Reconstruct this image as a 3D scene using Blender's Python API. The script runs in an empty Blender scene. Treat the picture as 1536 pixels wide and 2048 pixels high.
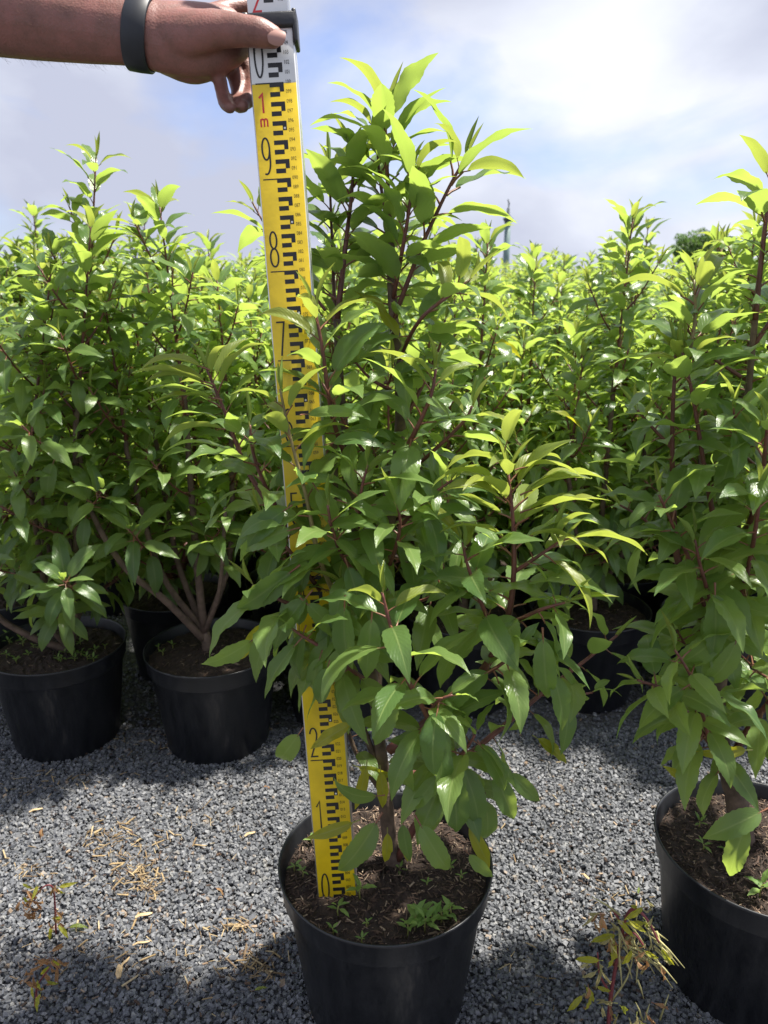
import bpy, bmesh, math, random
import numpy as np
from mathutils import Vector, Matrix
R = math.radians
PI = math.pi
scene = bpy.context.scene
C = scene.collection

# ------------------------------------------------------------------ camera
H_CAM = 0.980
TH = R(16.5)
FPX = 1538.0
cam_d = bpy.data.cameras.new('camera')
cam = bpy.data.objects.new('camera', cam_d)
C.objects.link(cam)
cam.location = (0, 0, H_CAM)
cam.rotation_euler = (PI / 2 - TH, 0, 0)
cam_d.sensor_fit = 'HORIZONTAL'
cam_d.sensor_width = 36.0
cam_d.lens = 36.0 * FPX / 1536.0
cam_d.clip_start = 0.02
cam_d.clip_end = 6000
cam_d.dof.use_dof = True
cam_d.dof.focus_distance = 0.93
cam_d.dof.aperture_fstop = 13.0
scene.camera = cam

# ------------------------------------------------------------------ sky and sun
SUN_EL, SUN_AZ = R(68), R(70)          # azimuth: clockwise from straight ahead (+Y)
world = bpy.data.worlds.new('World')
scene.world = world
world.use_nodes = True
wt = world.node_tree
wt.nodes.clear()
def wn(t, **k):
    n = wt.nodes.new(t)
    for a, b in k.items(): setattr(n, a, b)
    return n
w_out = wn('ShaderNodeOutputWorld')
w_bg = wn('ShaderNodeBackground')
sky = wn('ShaderNodeTexSky', sky_type='NISHITA', sun_disc=False)
sky.sun_elevation = SUN_EL
sky.sun_rotation = SUN_AZ
sky.air_density = 1.0
sky.dust_density = 0.6
sky.ozone_density = 3.0
tc = wn('ShaderNodeTexCoord')
mp = wn('ShaderNodeMapping')
mp.inputs['Scale'].default_value = (1.0, 1.0, 2.1)
mp.inputs['Location'].default_value = (4.33, 8.44, 0.58)
mp.inputs['Rotation'].default_value = (0, 0, R(-28))
nz = wn('ShaderNodeTexNoise'); nz.inputs['Scale'].default_value = 2.3; nz.inputs['Detail'].default_value = 7; nz.inputs['Roughness'].default_value = 0.52; nz.inputs['Distortion'].default_value = 0.35
rp = wn('ShaderNodeValToRGB')
rp.color_ramp.elements[0].position = 0.29; rp.color_ramp.elements[0].color = (0, 0, 0, 1)
rp.color_ramp.elements[1].position = 0.52; rp.color_ramp.elements[1].color = (1, 1, 1, 1)
nz2 = wn('ShaderNodeTexNoise'); nz2.inputs['Scale'].default_value = 2.7; nz2.inputs['Detail'].default_value = 6; nz2.inputs['Roughness'].default_value = 0.5; nz2.inputs['Distortion'].default_value = 0.2
rp2 = wn('ShaderNodeValToRGB')
rp2.color_ramp.elements[0].position = 0.36; rp2.color_ramp.elements[0].color = (2.2, 2.33, 2.9, 1)
rp2.color_ramp.elements[1].position = 0.68; rp2.color_ramp.elements[1].color = (3.7, 3.82, 4.2, 1)
e_ = rp2.color_ramp.elements.new(0.52); e_.color = (2.85, 3.0, 3.5, 1)
mx = wn('ShaderNodeMix', data_type='RGBA')
w_bg.inputs['Strength'].default_value = 0.10
L_ = wt.links.new
L_(tc.outputs['Generated'], mp.inputs['Vector'])
L_(mp.outputs['Vector'], nz.inputs['Vector'])
L_(mp.outputs['Vector'], nz2.inputs['Vector'])
sz_ = wn('ShaderNodeSeparateXYZ'); L_(tc.outputs['Generated'], sz_.inputs[0])      # cloud layers overlap towards the horizon
az_ = wn('ShaderNodeMath', operation='ABSOLUTE'); L_(sz_.outputs['Z'], az_.inputs[0])
oz_ = wn('ShaderNodeMath', operation='SUBTRACT'); oz_.inputs[0].default_value = 1.0; L_(az_.outputs[0], oz_.inputs[1])
pz_ = wn('ShaderNodeMath', operation='POWER'); L_(oz_.outputs[0], pz_.inputs[0]); pz_.inputs[1].default_value = 8.0
ma_ = wn('ShaderNodeMath', operation='MULTIPLY_ADD'); L_(pz_.outputs[0], ma_.inputs[0]); ma_.inputs[1].default_value = 0.16; L_(nz.outputs['Fac'], ma_.inputs[2])
L_(ma_.outputs[0], rp.inputs['Fac'])
L_(nz2.outputs['Fac'], rp2.inputs['Fac'])
L_(rp.outputs['Color'], mx.inputs['Factor'])
tn = wn('ShaderNodeMix', data_type='RGBA', blend_type='MULTIPLY'); tn.inputs['Factor'].default_value = 1.0; tn.inputs['B'].default_value = (0.50, 0.53, 0.70, 1)
L_(sky.outputs['Color'], tn.inputs['A'])
L_(tn.outputs['Result'], mx.inputs['A'])
L_(rp2.outputs['Color'], mx.inputs['B'])
L_(mx.outputs['Result'], w_bg.inputs['Color'])
L_(w_bg.outputs['Background'], w_out.inputs['Surface'])

sun_d = bpy.data.lights.new('sun', 'SUN')
sun_d.energy = 4.0
sun_d.angle = R(2.5)
sun_d.color = (1.0, 0.95, 0.86)
sun = bpy.data.objects.new('sun', sun_d)
C.objects.link(sun)
sdir = Vector((math.sin(SUN_AZ) * math.cos(SUN_EL), math.cos(SUN_AZ) * math.cos(SUN_EL), math.sin(SUN_EL)))
sun.rotation_euler = sdir.to_track_quat('Z', 'Y').to_euler()
sun.location = sdir * 20

scene.view_settings.view_transform = 'Standard'
scene.view_settings.look = 'None'
scene.view_settings.exposure = 1.45
scene.view_settings.gamma = 1.0
scene.view_settings.use_curve_mapping = False
scene.render.engine = 'CYCLES'
scene.cycles.use_denoising = True
scene.cycles.max_bounces = 8
scene.cycles.diffuse_bounces = 6
scene.cycles.transmission_bounces = 6
scene.cycles.glossy_bounces = 3
scene.cycles.sample_clamp_indirect = 6.0
scene.cycles.caustics_reflective = False
scene.cycles.caustics_refractive = False

# ------------------------------------------------------------------ helpers
ct, st_ = math.cos(TH), math.sin(TH)
def c2w(x, y, z):                       # camera frame (right, down, forward) to world, metres
    return Vector((x, z * ct - y * st_, H_CAM - z * st_ - y * ct))
def d2w(x, y, z):
    return Vector((x, z * ct - y * st_, -z * st_ - y * ct))
def ray(px, py):
    return d2w((px - 768) / FPX, (py - 1024) / FPX, 1.0)
def at(px, py, Y):                      # a point of the place at world depth Y
    r = ray(px, py); t = Y / r.y
    return Vector((0, 0, H_CAM)) + r * t
def atz(px, py, z=0.0):                 # a point of the place at height z
    r = ray(px, py); t = (z - H_CAM) / r.z
    return Vector((0, 0, H_CAM)) + r * t
def atc(px, py, Z):
    return c2w((px - 768) / FPX * Z, (py - 1024) / FPX * Z, Z)

def tag(o, label=None, cat=None, group=None, kind=None):
    if label: o['label'] = label
    if cat: o['category'] = cat
    if group: o['group'] = group
    if kind: o['kind'] = kind
    return o
def empty(name, loc=(0, 0, 0), rz=0.0, sc=1.0):
    o = bpy.data.objects.new(name, None); C.objects.link(o)
    o.empty_display_size = 0.05
    o.location = loc; o.rotation_euler = (0, 0, rz); o.scale = (sc,) * 3
    return o
def link(name, me, parent=None, mat=None):
    o = bpy.data.objects.new(name, me); C.objects.link(o)
    if mat is not None:
        me.materials.clear(); me.materials.append(mat)
    if parent is not None: o.parent = parent
    return o
def copy_tree(o, parent=None):
    c = o.copy(); C.objects.link(c); c.parent = parent
    for ch in list(o.children): copy_tree(ch, c)
    return c

class MB:
    """collects geometry for one mesh"""
    def __init__(self): self.v = []; self.f = []; self.m = []; self.uv = []
    def add(self, vs, fs, mi=0, uv=None):
        b = len(self.v)
        self.v += [tuple(p) for p in vs]
        for f in fs:
            self.f.append([i + b for i in f]); self.m.append(mi)
        self.uv += list(uv) if uv is not None else [(0, 0)] * len(vs)
    def box(self, c, s, M=None, mi=0, bev=0.0):
        c = Vector(c); hx, hy, hz = s[0] / 2, s[1] / 2, s[2] / 2
        if bev:
            bm = bmesh.new(); bmesh.ops.create_cube(bm, size=1)
            for v in bm.verts: v.co = Vector((v.co.x * s[0], v.co.y * s[1], v.co.z * s[2]))
            bmesh.ops.bevel(bm, geom=bm.edges[:], offset=bev, segments=2, affect='EDGES', profile=0.5)
            bm.verts.ensure_lookup_table(); bm.verts.index_update()
            vs = [v.co + c for v in bm.verts]; fs = [[v.index for v in f.verts] for f in bm.faces]; bm.free()
        else:
            vs = [c + Vector((x * hx, y * hy, z * hz)) for x, y, z in ((-1,-1,-1),(1,-1,-1),(1,1,-1),(-1,1,-1),(-1,-1,1),(1,-1,1),(1,1,1),(-1,1,1))]
            fs = [(0,3,2,1),(4,5,6,7),(0,1,5,4),(1,2,6,5),(2,3,7,6),(3,0,4,7)]
        if M is not None: vs = [M @ v for v in vs]
        self.add(vs, fs, mi)
    def tube(self, pts, rad, n=6, mi=0, caps=True, jitter=0, rng=None, flat=None):
        pts = [Vector(p) for p in pts]
        k = len(pts)
        if not hasattr(rad, '__len__'): rad = [rad] * k
        up = None; vs = []; uv = []
        for i, p in enumerate(pts):
            t = (pts[min(i + 1, k - 1)] - pts[max(i - 1, 0)]).normalized()
            if up is None:
                a = Vector((0, 0, 1)) if abs(t.z) < 0.8 else Vector((1, 0, 0))
                up = (a - t * a.dot(t)).normalized()
            else:
                up = (up - t * up.dot(t)).normalized()
            s = t.cross(up)
            r = rad[i]
            ru, rs = (r if not hasattr(r, '__len__') else r[0]), (r if not hasattr(r, '__len__') else r[1])
            for j in range(n):
                a = 2 * PI * j / n
                q = 1 + (rng.uniform(-jitter, jitter) if jitter else 0)
                vs.append(p + (up * math.cos(a) * ru + s * math.sin(a) * rs) * q)
                uv.append((j / n, i / max(1, k - 1)))
        fs = []
        for i in range(k - 1):
            for j in range(n):
                fs.append((i * n + j, i * n + (j + 1) % n, (i + 1) * n + (j + 1) % n, (i + 1) * n + j))
        if caps:
            fs.append(tuple(range(n))[::-1]); fs.append(tuple(range((k - 1) * n, k * n)))
        self.add(vs, fs, mi, uv)
    def lathe(self, prof, n=48, c=(0, 0, 0), mi=0, close=False):
        c = Vector(c); vs = []; fs = []
        for r, z in prof:
            for j in range(n):
                a = 2 * PI * j / n
                vs.append(c + Vector((math.cos(a) * r, math.sin(a) * r, z)))
        for i in range(len(prof) - 1):
            for j in range(n):
                fs.append((i * n + j, i * n + (j + 1) % n, (i + 1) * n + (j + 1) % n, (i + 1) * n + j))
        if close:
            fs.append(tuple(range(n))[::-1]); fs.append(tuple(range((len(prof) - 1) * n, len(prof) * n)))
        self.add(vs, fs, mi)
    def mesh(self, name, mats, smooth=True):
        me = bpy.data.meshes.new(name)
        me.from_pydata(self.v, [], self.f)
        for m in (mats if isinstance(mats, (list, tuple)) else [mats]): me.materials.append(m)
        me.polygons.foreach_set('material_index', self.m)
        me.polygons.foreach_set('use_smooth', [smooth] * len(self.f))
        uvl = me.uv_layers.new(name='UVMap')
        li = np.empty(len(me.loops), dtype=np.int32); me.loops.foreach_get('vertex_index', li)
        uvl.data.foreach_set('uv', np.array(self.uv, dtype=np.float32)[li].ravel())
        me.update()
        return me
    def build(self, name, mats, parent=None, smooth=True):
        return link(name, self.mesh(name, mats, smooth), parent)

def spline(pts, seg=5):
    P = [Vector(p) for p in pts]
    if len(P) == 2: return [P[0].lerp(P[1], i / seg) for i in range(seg + 1)]
    P = [P[0] * 2 - P[1]] + P + [P[-1] * 2 - P[-2]]
    out = []
    for i in range(1, len(P) - 2):
        p0, p1, p2, p3 = P[i - 1:i + 3]
        for k in range(seg):
            t = k / seg
            out.append(0.5 * ((2 * p1) + (-p0 + p2) * t + (2 * p0 - 5 * p1 + 4 * p2 - p3) * t * t + (-p0 + 3 * p1 - 3 * p2 + p3) * t ** 3))
    out.append(P[-2])
    return out

# ------------------------------------------------------------------ materials
def mat(name):
    m = bpy.data.materials.new(name); m.use_nodes = True
    nt = m.node_tree
    return m, nt, nt.nodes['Principled BSDF'], nt.links.new
def nd(nt, t, **k):
    n = nt.nodes.new(t)
    for a, b in k.items():
        if a in n.inputs: n.inputs[a].default_value = b
        else: setattr(n, a, b)
    return n
def ramp(nt, stops, fac=None):
    r = nt.nodes.new('ShaderNodeValToRGB'); el = r.color_ramp.elements
    while len(el) < len(stops): el.new(0.5)
    for e, (p, c) in zip(el, stops): e.position = p; e.color = (*c, 1)
    if fac is not None: nt.links.new(fac, r.inputs['Fac'])
    return r
def simple(name, col, rough=0.5, noise=0.0, scale=40, bump=0.0, bscale=200, spec=0.5, metal=0.0):
    m, nt, b, L = mat(name)
    b.inputs['Base Color'].default_value = (*col, 1); b.inputs['Roughness'].default_value = rough
    b.inputs['Specular IOR Level'].default_value = spec; b.inputs['Metallic'].default_value = metal
    tcn = nd(nt, 'ShaderNodeTexCoord')
    if noise:
        n = nd(nt, 'ShaderNodeTexNoise', Scale=scale, Detail=5.0); L(tcn.outputs['Object'], n.inputs['Vector'])
        r = ramp(nt, [(0.3, tuple(c * (1 - noise) for c in col)), (0.7, tuple(min(1, c * (1 + noise)) for c in col))], n.outputs['Fac'])
        L(r.outputs['Color'], b.inputs['Base Color'])
    if bump:
        n = nd(nt, 'ShaderNodeTexNoise', Scale=bscale, Detail=4.0); L(tcn.outputs['Object'], n.inputs['Vector'])
        bp = nd(nt, 'ShaderNodeBump', Strength=bump, Distance=0.002); L(n.outputs['Fac'], bp.inputs['Height']); L(bp.outputs['Normal'], b.inputs['Normal'])
    return m

def leaf_mat(name, dark, light, trans, tfac, rough=0.33, under=None):
    m, nt, b, L = mat(name)
    oi = nd(nt, 'ShaderNodeObjectInfo')
    at_ = nd(nt, 'ShaderNodeAttribute', attribute_name='rnd')
    ad = nd(nt, 'ShaderNodeMath', operation='ADD'); L(oi.outputs['Random'], ad.inputs[0]); L(at_.outputs['Fac'], ad.inputs[1])
    fr = nd(nt, 'ShaderNodeMath', operation='FRACT'); L(ad.outputs[0], fr.inputs[0])
    cr = ramp(nt, [(0.0, dark), (0.75, light), (1.0, tuple(c * 1.15 for c in light))], fr.outputs[0])
    uv = nd(nt, 'ShaderNodeUVMap')
    sx = nd(nt, 'ShaderNodeSeparateXYZ'); L(uv.outputs['UV'], sx.inputs[0])
    # midrib: |x-0.5| small -> pale
    su = nd(nt, 'ShaderNodeMath', operation='SUBTRACT'); L(sx.outputs['X'], su.inputs[0]); su.inputs[1].default_value = 0.5
    ab = nd(nt, 'ShaderNodeMath', operation='ABSOLUTE'); L(su.outputs[0], ab.inputs[0])
    mr = nd(nt, 'ShaderNodeMapRange'); L(ab.outputs[0], mr.inputs['Value']); mr.inputs['From Min'].default_value = 0.012; mr.inputs['From Max'].default_value = 0.045; mr.inputs['To Min'].default_value = 0.55; mr.inputs['To Max'].default_value = 0.0
    pale = nd(nt, 'ShaderNodeMix', data_type='RGBA'); L(mr.outputs['Result'], pale.inputs['Factor']); L(cr.outputs['Color'], pale.inputs['A'])
    pale.inputs['B'].default_value = (0.30, 0.38, 0.14, 1)
    # lateral veins: stripes slanting away from the midrib
    vv = nd(nt, 'ShaderNodeMath', operation='MULTIPLY_ADD'); L(ab.outputs[0], vv.inputs[0]); vv.inputs[1].default_value = -0.55; L(sx.outputs['Y'], vv.inputs[2])
    vm = nd(nt, 'ShaderNodeMath', operation='MULTIPLY'); L(vv.outputs[0], vm.inputs[0]); vm.inputs[1].default_value = 75.0
    vs_ = nd(nt, 'ShaderNodeMath', operation='SINE'); L(vm.outputs[0], vs_.inputs[0])
    ns = nd(nt, 'ShaderNodeTexNoise', Scale=9.0, Detail=3.0)
    L(uv.outputs['UV'], ns.inputs['Vector'])
    hsum = nd(nt, 'ShaderNodeMath', operation='MULTIPLY_ADD'); L(vs_.outputs[0], hsum.inputs[0]); hsum.inputs[1].default_value = 0.12; L(ns.outputs['Fac'], hsum.inputs[2])
    bp = nd(nt, 'ShaderNodeBump', Strength=0.32, Distance=0.0016); L(hsum.outputs[0], bp.inputs['Height']); L(bp.outputs['Normal'], b.inputs['Normal'])
    ge = nd(nt, 'ShaderNodeNewGeometry')
    und = nd(nt, 'ShaderNodeMix', data_type='RGBA'); L(ge.outputs['Backfacing'], und.inputs['Factor']); L(pale.outputs['Result'], und.inputs['A'])
    und.inputs['B'].default_value = (*(under or (0.14, 0.24, 0.07)), 1)
    L(und.outputs['Result'], b.inputs['Base Color'])
    # the waxy upper face is glossier than the underside
    rr = nd(nt, 'ShaderNodeMapRange'); L(ge.outputs['Backfacing'], rr.inputs['Value']); rr.inputs['To Min'].default_value = rough; rr.inputs['To Max'].default_value = 0.6
    L(rr.outputs['Result'], b.inputs['Roughness'])
    b.inputs['Specular IOR Level'].default_value = 0.5
    tr = nd(nt, 'ShaderNodeBsdfTranslucent')
    tm = nd(nt, 'ShaderNodeMix', data_type='RGBA', blend_type='MULTIPLY'); tm.inputs['Factor'].default_value = 0.45
    tm.inputs['A'].default_value = (*trans, 1)
    rv = ramp(nt, [(0.0, (0.55, 0.6, 0.6)), (1.0, (1.0, 1.0, 1.0))], fr.outputs[0]); L(rv.outputs['Color'], tm.inputs['B'])
    L(tm.outputs['Result'], tr.inputs['Color'])
    ms = nd(nt, 'ShaderNodeMixShader'); ms.inputs['Fac'].default_value = tfac
    L(b.outputs['BSDF'], ms.inputs[1]); L(tr.outputs['BSDF'], ms.inputs[2])
    L(ms.outputs['Shader'], nt.nodes['Material Output'].inputs['Surface'])
    return m

M = {}
M['leaf'] = leaf_mat('leaf_mature', (0.080, 0.155, 0.050), (0.150, 0.235, 0.066), (0.47, 0.62, 0.10), 0.52, 0.29)
M['young'] = leaf_mat('leaf_young', (0.15, 0.21, 0.035), (0.23, 0.265, 0.045), (0.46, 0.53, 0.08), 0.48, 0.4, (0.2, 0.3, 0.07))
M['yellow'] = leaf_mat('leaf_yellow', (0.22, 0.26, 0.025), (0.34, 0.33, 0.03), (0.66, 0.62, 0.03), 0.48, 0.45, (0.3, 0.33, 0.08))
M['seed'] = leaf_mat('leaf_seedling', (0.13, 0.24, 0.05), (0.20, 0.31, 0.07), (0.40, 0.60, 0.08), 0.40, 0.5, (0.2, 0.3, 0.1))
M['dead'] = leaf_mat('leaf_dead', (0.20, 0.10, 0.045), (0.36, 0.20, 0.09), (0.45, 0.22, 0.08), 0.30, 0.7, (0.3, 0.18, 0.09))
M['petiole'] = simple('petiole_red', (0.20, 0.085, 0.045), 0.45)
M['petiole_g'] = simple('petiole_green', (0.24, 0.25, 0.06), 0.5)
M['bark'] = simple('bark', (0.120, 0.080, 0.058), 0.8, 0.45, 60, 0.6, 260)
M['twig'] = simple('twig_red', (0.125, 0.043, 0.032), 0.5, 0.35, 50, 0.3, 300)
M['twig_g'] = simple('twig_green', (0.19, 0.15, 0.055), 0.5, 0.3, 50)

# black plastic of the pots, dusty and scuffed
m, nt, b, L = mat('pot_plastic')
tcn = nd(nt, 'ShaderNodeTexCoord')
mpn = nd(nt, 'ShaderNodeMapping'); mpn.inputs['Scale'].default_value = (1, 1, 0.25); L(tcn.outputs['Object'], mpn.inputs['Vector'])
n1 = nd(nt, 'ShaderNodeTexNoise', Scale=22.0, Detail=8.0, Roughness=0.7); L(mpn.outputs['Vector'], n1.inputs['Vector'])
r1 = ramp(nt, [(0.40, (0.0080, 0.0090, 0.0115)), (0.60, (0.018, 0.0195, 0.023)), (0.78, (0.075, 0.070, 0.064))], n1.outputs['Fac']); L(r1.outputs['Color'], b.inputs['Base Color'])
r2 = ramp(nt, [(0.35, (0.30,) * 3), (0.7, (0.55,) * 3)], n1.outputs['Fac']); L(r2.outputs['Color'], b.inputs['Roughness'])
n2 = nd(nt, 'ShaderNodeTexNoise', Scale=300.0, Detail=3.0); L(tcn.outputs['Object'], n2.inputs['Vector'])
bp = nd(nt, 'ShaderNodeBump', Strength=0.15, Distance=0.001); L(n2.outputs['Fac'], bp.inputs['Height']); L(bp.outputs['Normal'], b.inputs['Normal'])
M['pot'] = m
# soil
m, nt, b, L = mat('soil')
tcn = nd(nt, 'ShaderNodeTexCoord')
n1 = nd(nt, 'ShaderNodeTexNoise', Scale=95.0, Detail=8.0, Roughness=0.7); L(tcn.outputs['Object'], n1.inputs['Vector'])
r1 = ramp(nt, [(0.30, (0.012, 0.008, 0.006)), (0.55, (0.038, 0.024, 0.017)), (0.72, (0.085, 0.055, 0.036)), (0.85, (0.20, 0.14, 0.09))], n1.outputs['Fac']); L(r1.outputs['Color'], b.inputs['Base Color'])
b.inputs['Roughness'].default_value = 0.95
bp = nd(nt, 'ShaderNodeBump', Strength=0.9, Distance=0.004); L(n1.outputs['Fac'], bp.inputs['Height']); L(bp.outputs['Normal'], b.inputs['Normal'])
M['soil'] = m
def attr_mat(name, stops, rough, spec=0.5):
    m, nt, b, L = mat(name)
    a = nd(nt, 'ShaderNodeAttribute', attribute_name='rnd')
    r = ramp(nt, stops, a.outputs['Fac']); 
    tcn = nd(nt, 'ShaderNodeTexCoord')
    n1 = nd(nt, 'ShaderNodeTexNoise', Scale=260.0, Detail=4.0); L(tcn.outputs['Object'], n1.inputs['Vector'])
    rr = ramp(nt, [(0.3, (0.72,) * 3), (0.7, (1.15,) * 3)], n1.outputs['Fac'])
    mm = nd(nt, 'ShaderNodeMix', data_type='RGBA', blend_type='MULTIPLY'); mm.inputs['Factor'].default_value = 1.0
    L(r.outputs['Color'], mm.inputs['A']); L(rr.outputs['Color'], mm.inputs['B']); L(mm.outputs['Result'], b.inputs['Base Color'])
    b.inputs['Roughness'].default_value = rough; b.inputs['Specular IOR Level'].default_value = spec
    return m
M['fibre'] = attr_mat('bark_fibre', [(0.0, (0.022, 0.013, 0.009)), (0.5, (0.075, 0.043, 0.028)), (0.82, (0.16, 0.105, 0.068)), (1.0, (0.34, 0.26, 0.18))], 0.85)
M['straw'] = attr_mat('straw', [(0.0, (0.13, 0.085, 0.045)), (0.5, (0.30, 0.21, 0.10)), (1.0, (0.42, 0.33, 0.19))], 0.75)
M['stone'] = attr_mat('slate_chip', [(0.0, (0.070, 0.075, 0.084)), (0.5, (0.128, 0.133, 0.145)), (0.88, (0.172, 0.176, 0.186)), (0.97, (0.21, 0.208, 0.20)), (1.0, (0.22, 0.16, 0.11))], 0.6)

# ------------------------------------------------------------------ the setting: ground and gravel
m, nt, b, L = mat('ground')
tcn = nd(nt, 'ShaderNodeTexCoord')
n1 = nd(nt, 'ShaderNodeTexVoronoi', Scale=110.0); L(tcn.outputs['Object'], n1.inputs['Vector'])
n2 = nd(nt, 'ShaderNodeTexNoise', Scale=3.0, Detail=6.0); L(tcn.outputs['Object'], n2.inputs['Vector'])
r1 = ramp(nt, [(0.0, (0.07, 0.073, 0.08)), (1.0, (0.17, 0.175, 0.186))], n1.outputs['Color'])
r2 = ramp(nt, [(0.35, (0.55, 0.5, 0.45)), (0.65, (1, 1, 1))], n2.outputs['Fac'])
mm = nd(nt, 'ShaderNodeMix', data_type='RGBA', blend_type='MULTIPLY'); mm.inputs['Factor'].default_value = 1.0
L(r1.outputs['Color'], mm.inputs['A']); L(r2.outputs['Color'], mm.inputs['B']); L(mm.outputs['Result'], b.inputs['Base Color'])
b.inputs['Roughness'].default_value = 0.9
bp = nd(nt, 'ShaderNodeBump', Strength=1.0, Distance=0.006); L(n1.outputs['Distance'], bp.inputs['Height']); L(bp.outputs['Normal'], b.inputs['Normal'])
g = MB(); g.add([(-3000, -3000, -0.004), (3000, -3000, -0.004), (3000, 3000, -0.004), (-3000, 3000, -0.004)], [(0, 1, 2, 3)])
o = g.build('ground', m, smooth=False); tag(o, kind='structure')
o['label'] = 'dark gravel yard under the rows of pots'

def chips(name, pts, size, flat, mat_, seed, parent=None, tint=None, zr=(0.0, 0.004)):
    """many small angular stones in one mesh"""
    rg = np.random.default_rng(seed)
    n = len(pts)
    base = np.array([(-1,-1,-1),(1,-1,-1),(1,1,-1),(-1,1,-1),(-1,-1,1),(1,-1,1),(1,1,1),(-1,1,1)], float)
    v = np.repeat(base[None], n, 0)
    v = v * (1 + rg.uniform(-0.45, 0.25, (n, 8, 3)))
    v[:, 4:, :2] *= rg.uniform(0.5, 1.0, (n, 1, 2))
    s = rg.uniform(size[0], size[1], (n, 1, 1)) / 2
    asp = np.stack([rg.uniform(0.8, 1.35, n), rg.uniform(0.6, 1.0, n), rg.uniform(flat[0], flat[1], n)], 1)[:, None, :]
    v = v * s * asp
    a = rg.uniform(0, 2 * PI, n); tx = rg.normal(0, 0.35, n); ty = rg.normal(0, 0.35, n)
    def rot(v, ax, an):
        c, s_ = np.cos(an)[:, None], np.sin(an)[:, None]
        i, j = [(1, 2), (2, 0), (0, 1)][ax]
        w = v.copy(); w[:, :, i] = v[:, :, i] * c - v[:, :, j] * s_; w[:, :, j] = v[:, :, i] * s_ + v[:, :, j] * c
        return w
    v = rot(rot(rot(v, 0, tx), 1, ty), 2, a)
    z = rg.uniform(zr[0], zr[1], n)
    P = np.asarray(pts, float); 
    off = np.concatenate([P[:, :2], (P[:, 2] + z)[:, None]], 1)
    v = v + off[:, None, :]
    fb = np.array([(0,3,2),(0,2,1),(4,5,6),(4,6,7),(0,1,5),(0,5,4),(1,2,6),(1,6,5),(2,3,7),(2,7,6),(3,0,4),(3,4,7)])
    f = (fb[None] + (np.arange(n) * 8)[:, None, None]).reshape(-1, 3)
    me = bpy.data.meshes.new(name)
    me.vertices.add(n * 8); me.vertices.foreach_set('co', v.astype(np.float32).ravel())
    me.loops.add(len(f) * 3); me.loops.foreach_set('vertex_index', f.astype(np.int32).ravel())
    me.polygons.add(len(f)); me.polygons.foreach_set('loop_start', np.arange(0, len(f) * 3, 3, dtype=np.int32))
    t = rg.uniform(0, 1, n) if tint is None else tint
    at_ = me.attributes.new('rnd', 'FLOAT', 'POINT'); at_.data.foreach_set('value', np.repeat(t, 8).astype(np.float32))
    me.update(calc_edges=True); me.validate()
    me.polygons.foreach_set('use_smooth', [False] * len(me.polygons))
    return link(name, me, parent, mat_)

rg = np.random.default_rng(5)
def scatter_ground(n, y0, y1, slope, margin):
    y = np.sqrt(rg.uniform(y0 ** 2, y1 ** 2, n)); hw = slope * y + margin
    x = rg.uniform(-1, 1, n) * hw
    return np.stack([x, y, np.zeros(n)], 1)
pts = np.concatenate([scatter_ground(80000, 0.62, 1.55, 0.54, 0.16), scatter_ground(9000, 1.55, 2.25, 0.5, 0.15)])
nq = rg.normal(0, 1, len(pts))
o = chips('gravel', pts, (0.0036, 0.0088), (0.4, 0.8), M['stone'], 7, zr=(-0.002, 0.0055))
tag(o, 'dark grey slate gravel chips covering the yard', 'gravel', kind='stuff')

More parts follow.
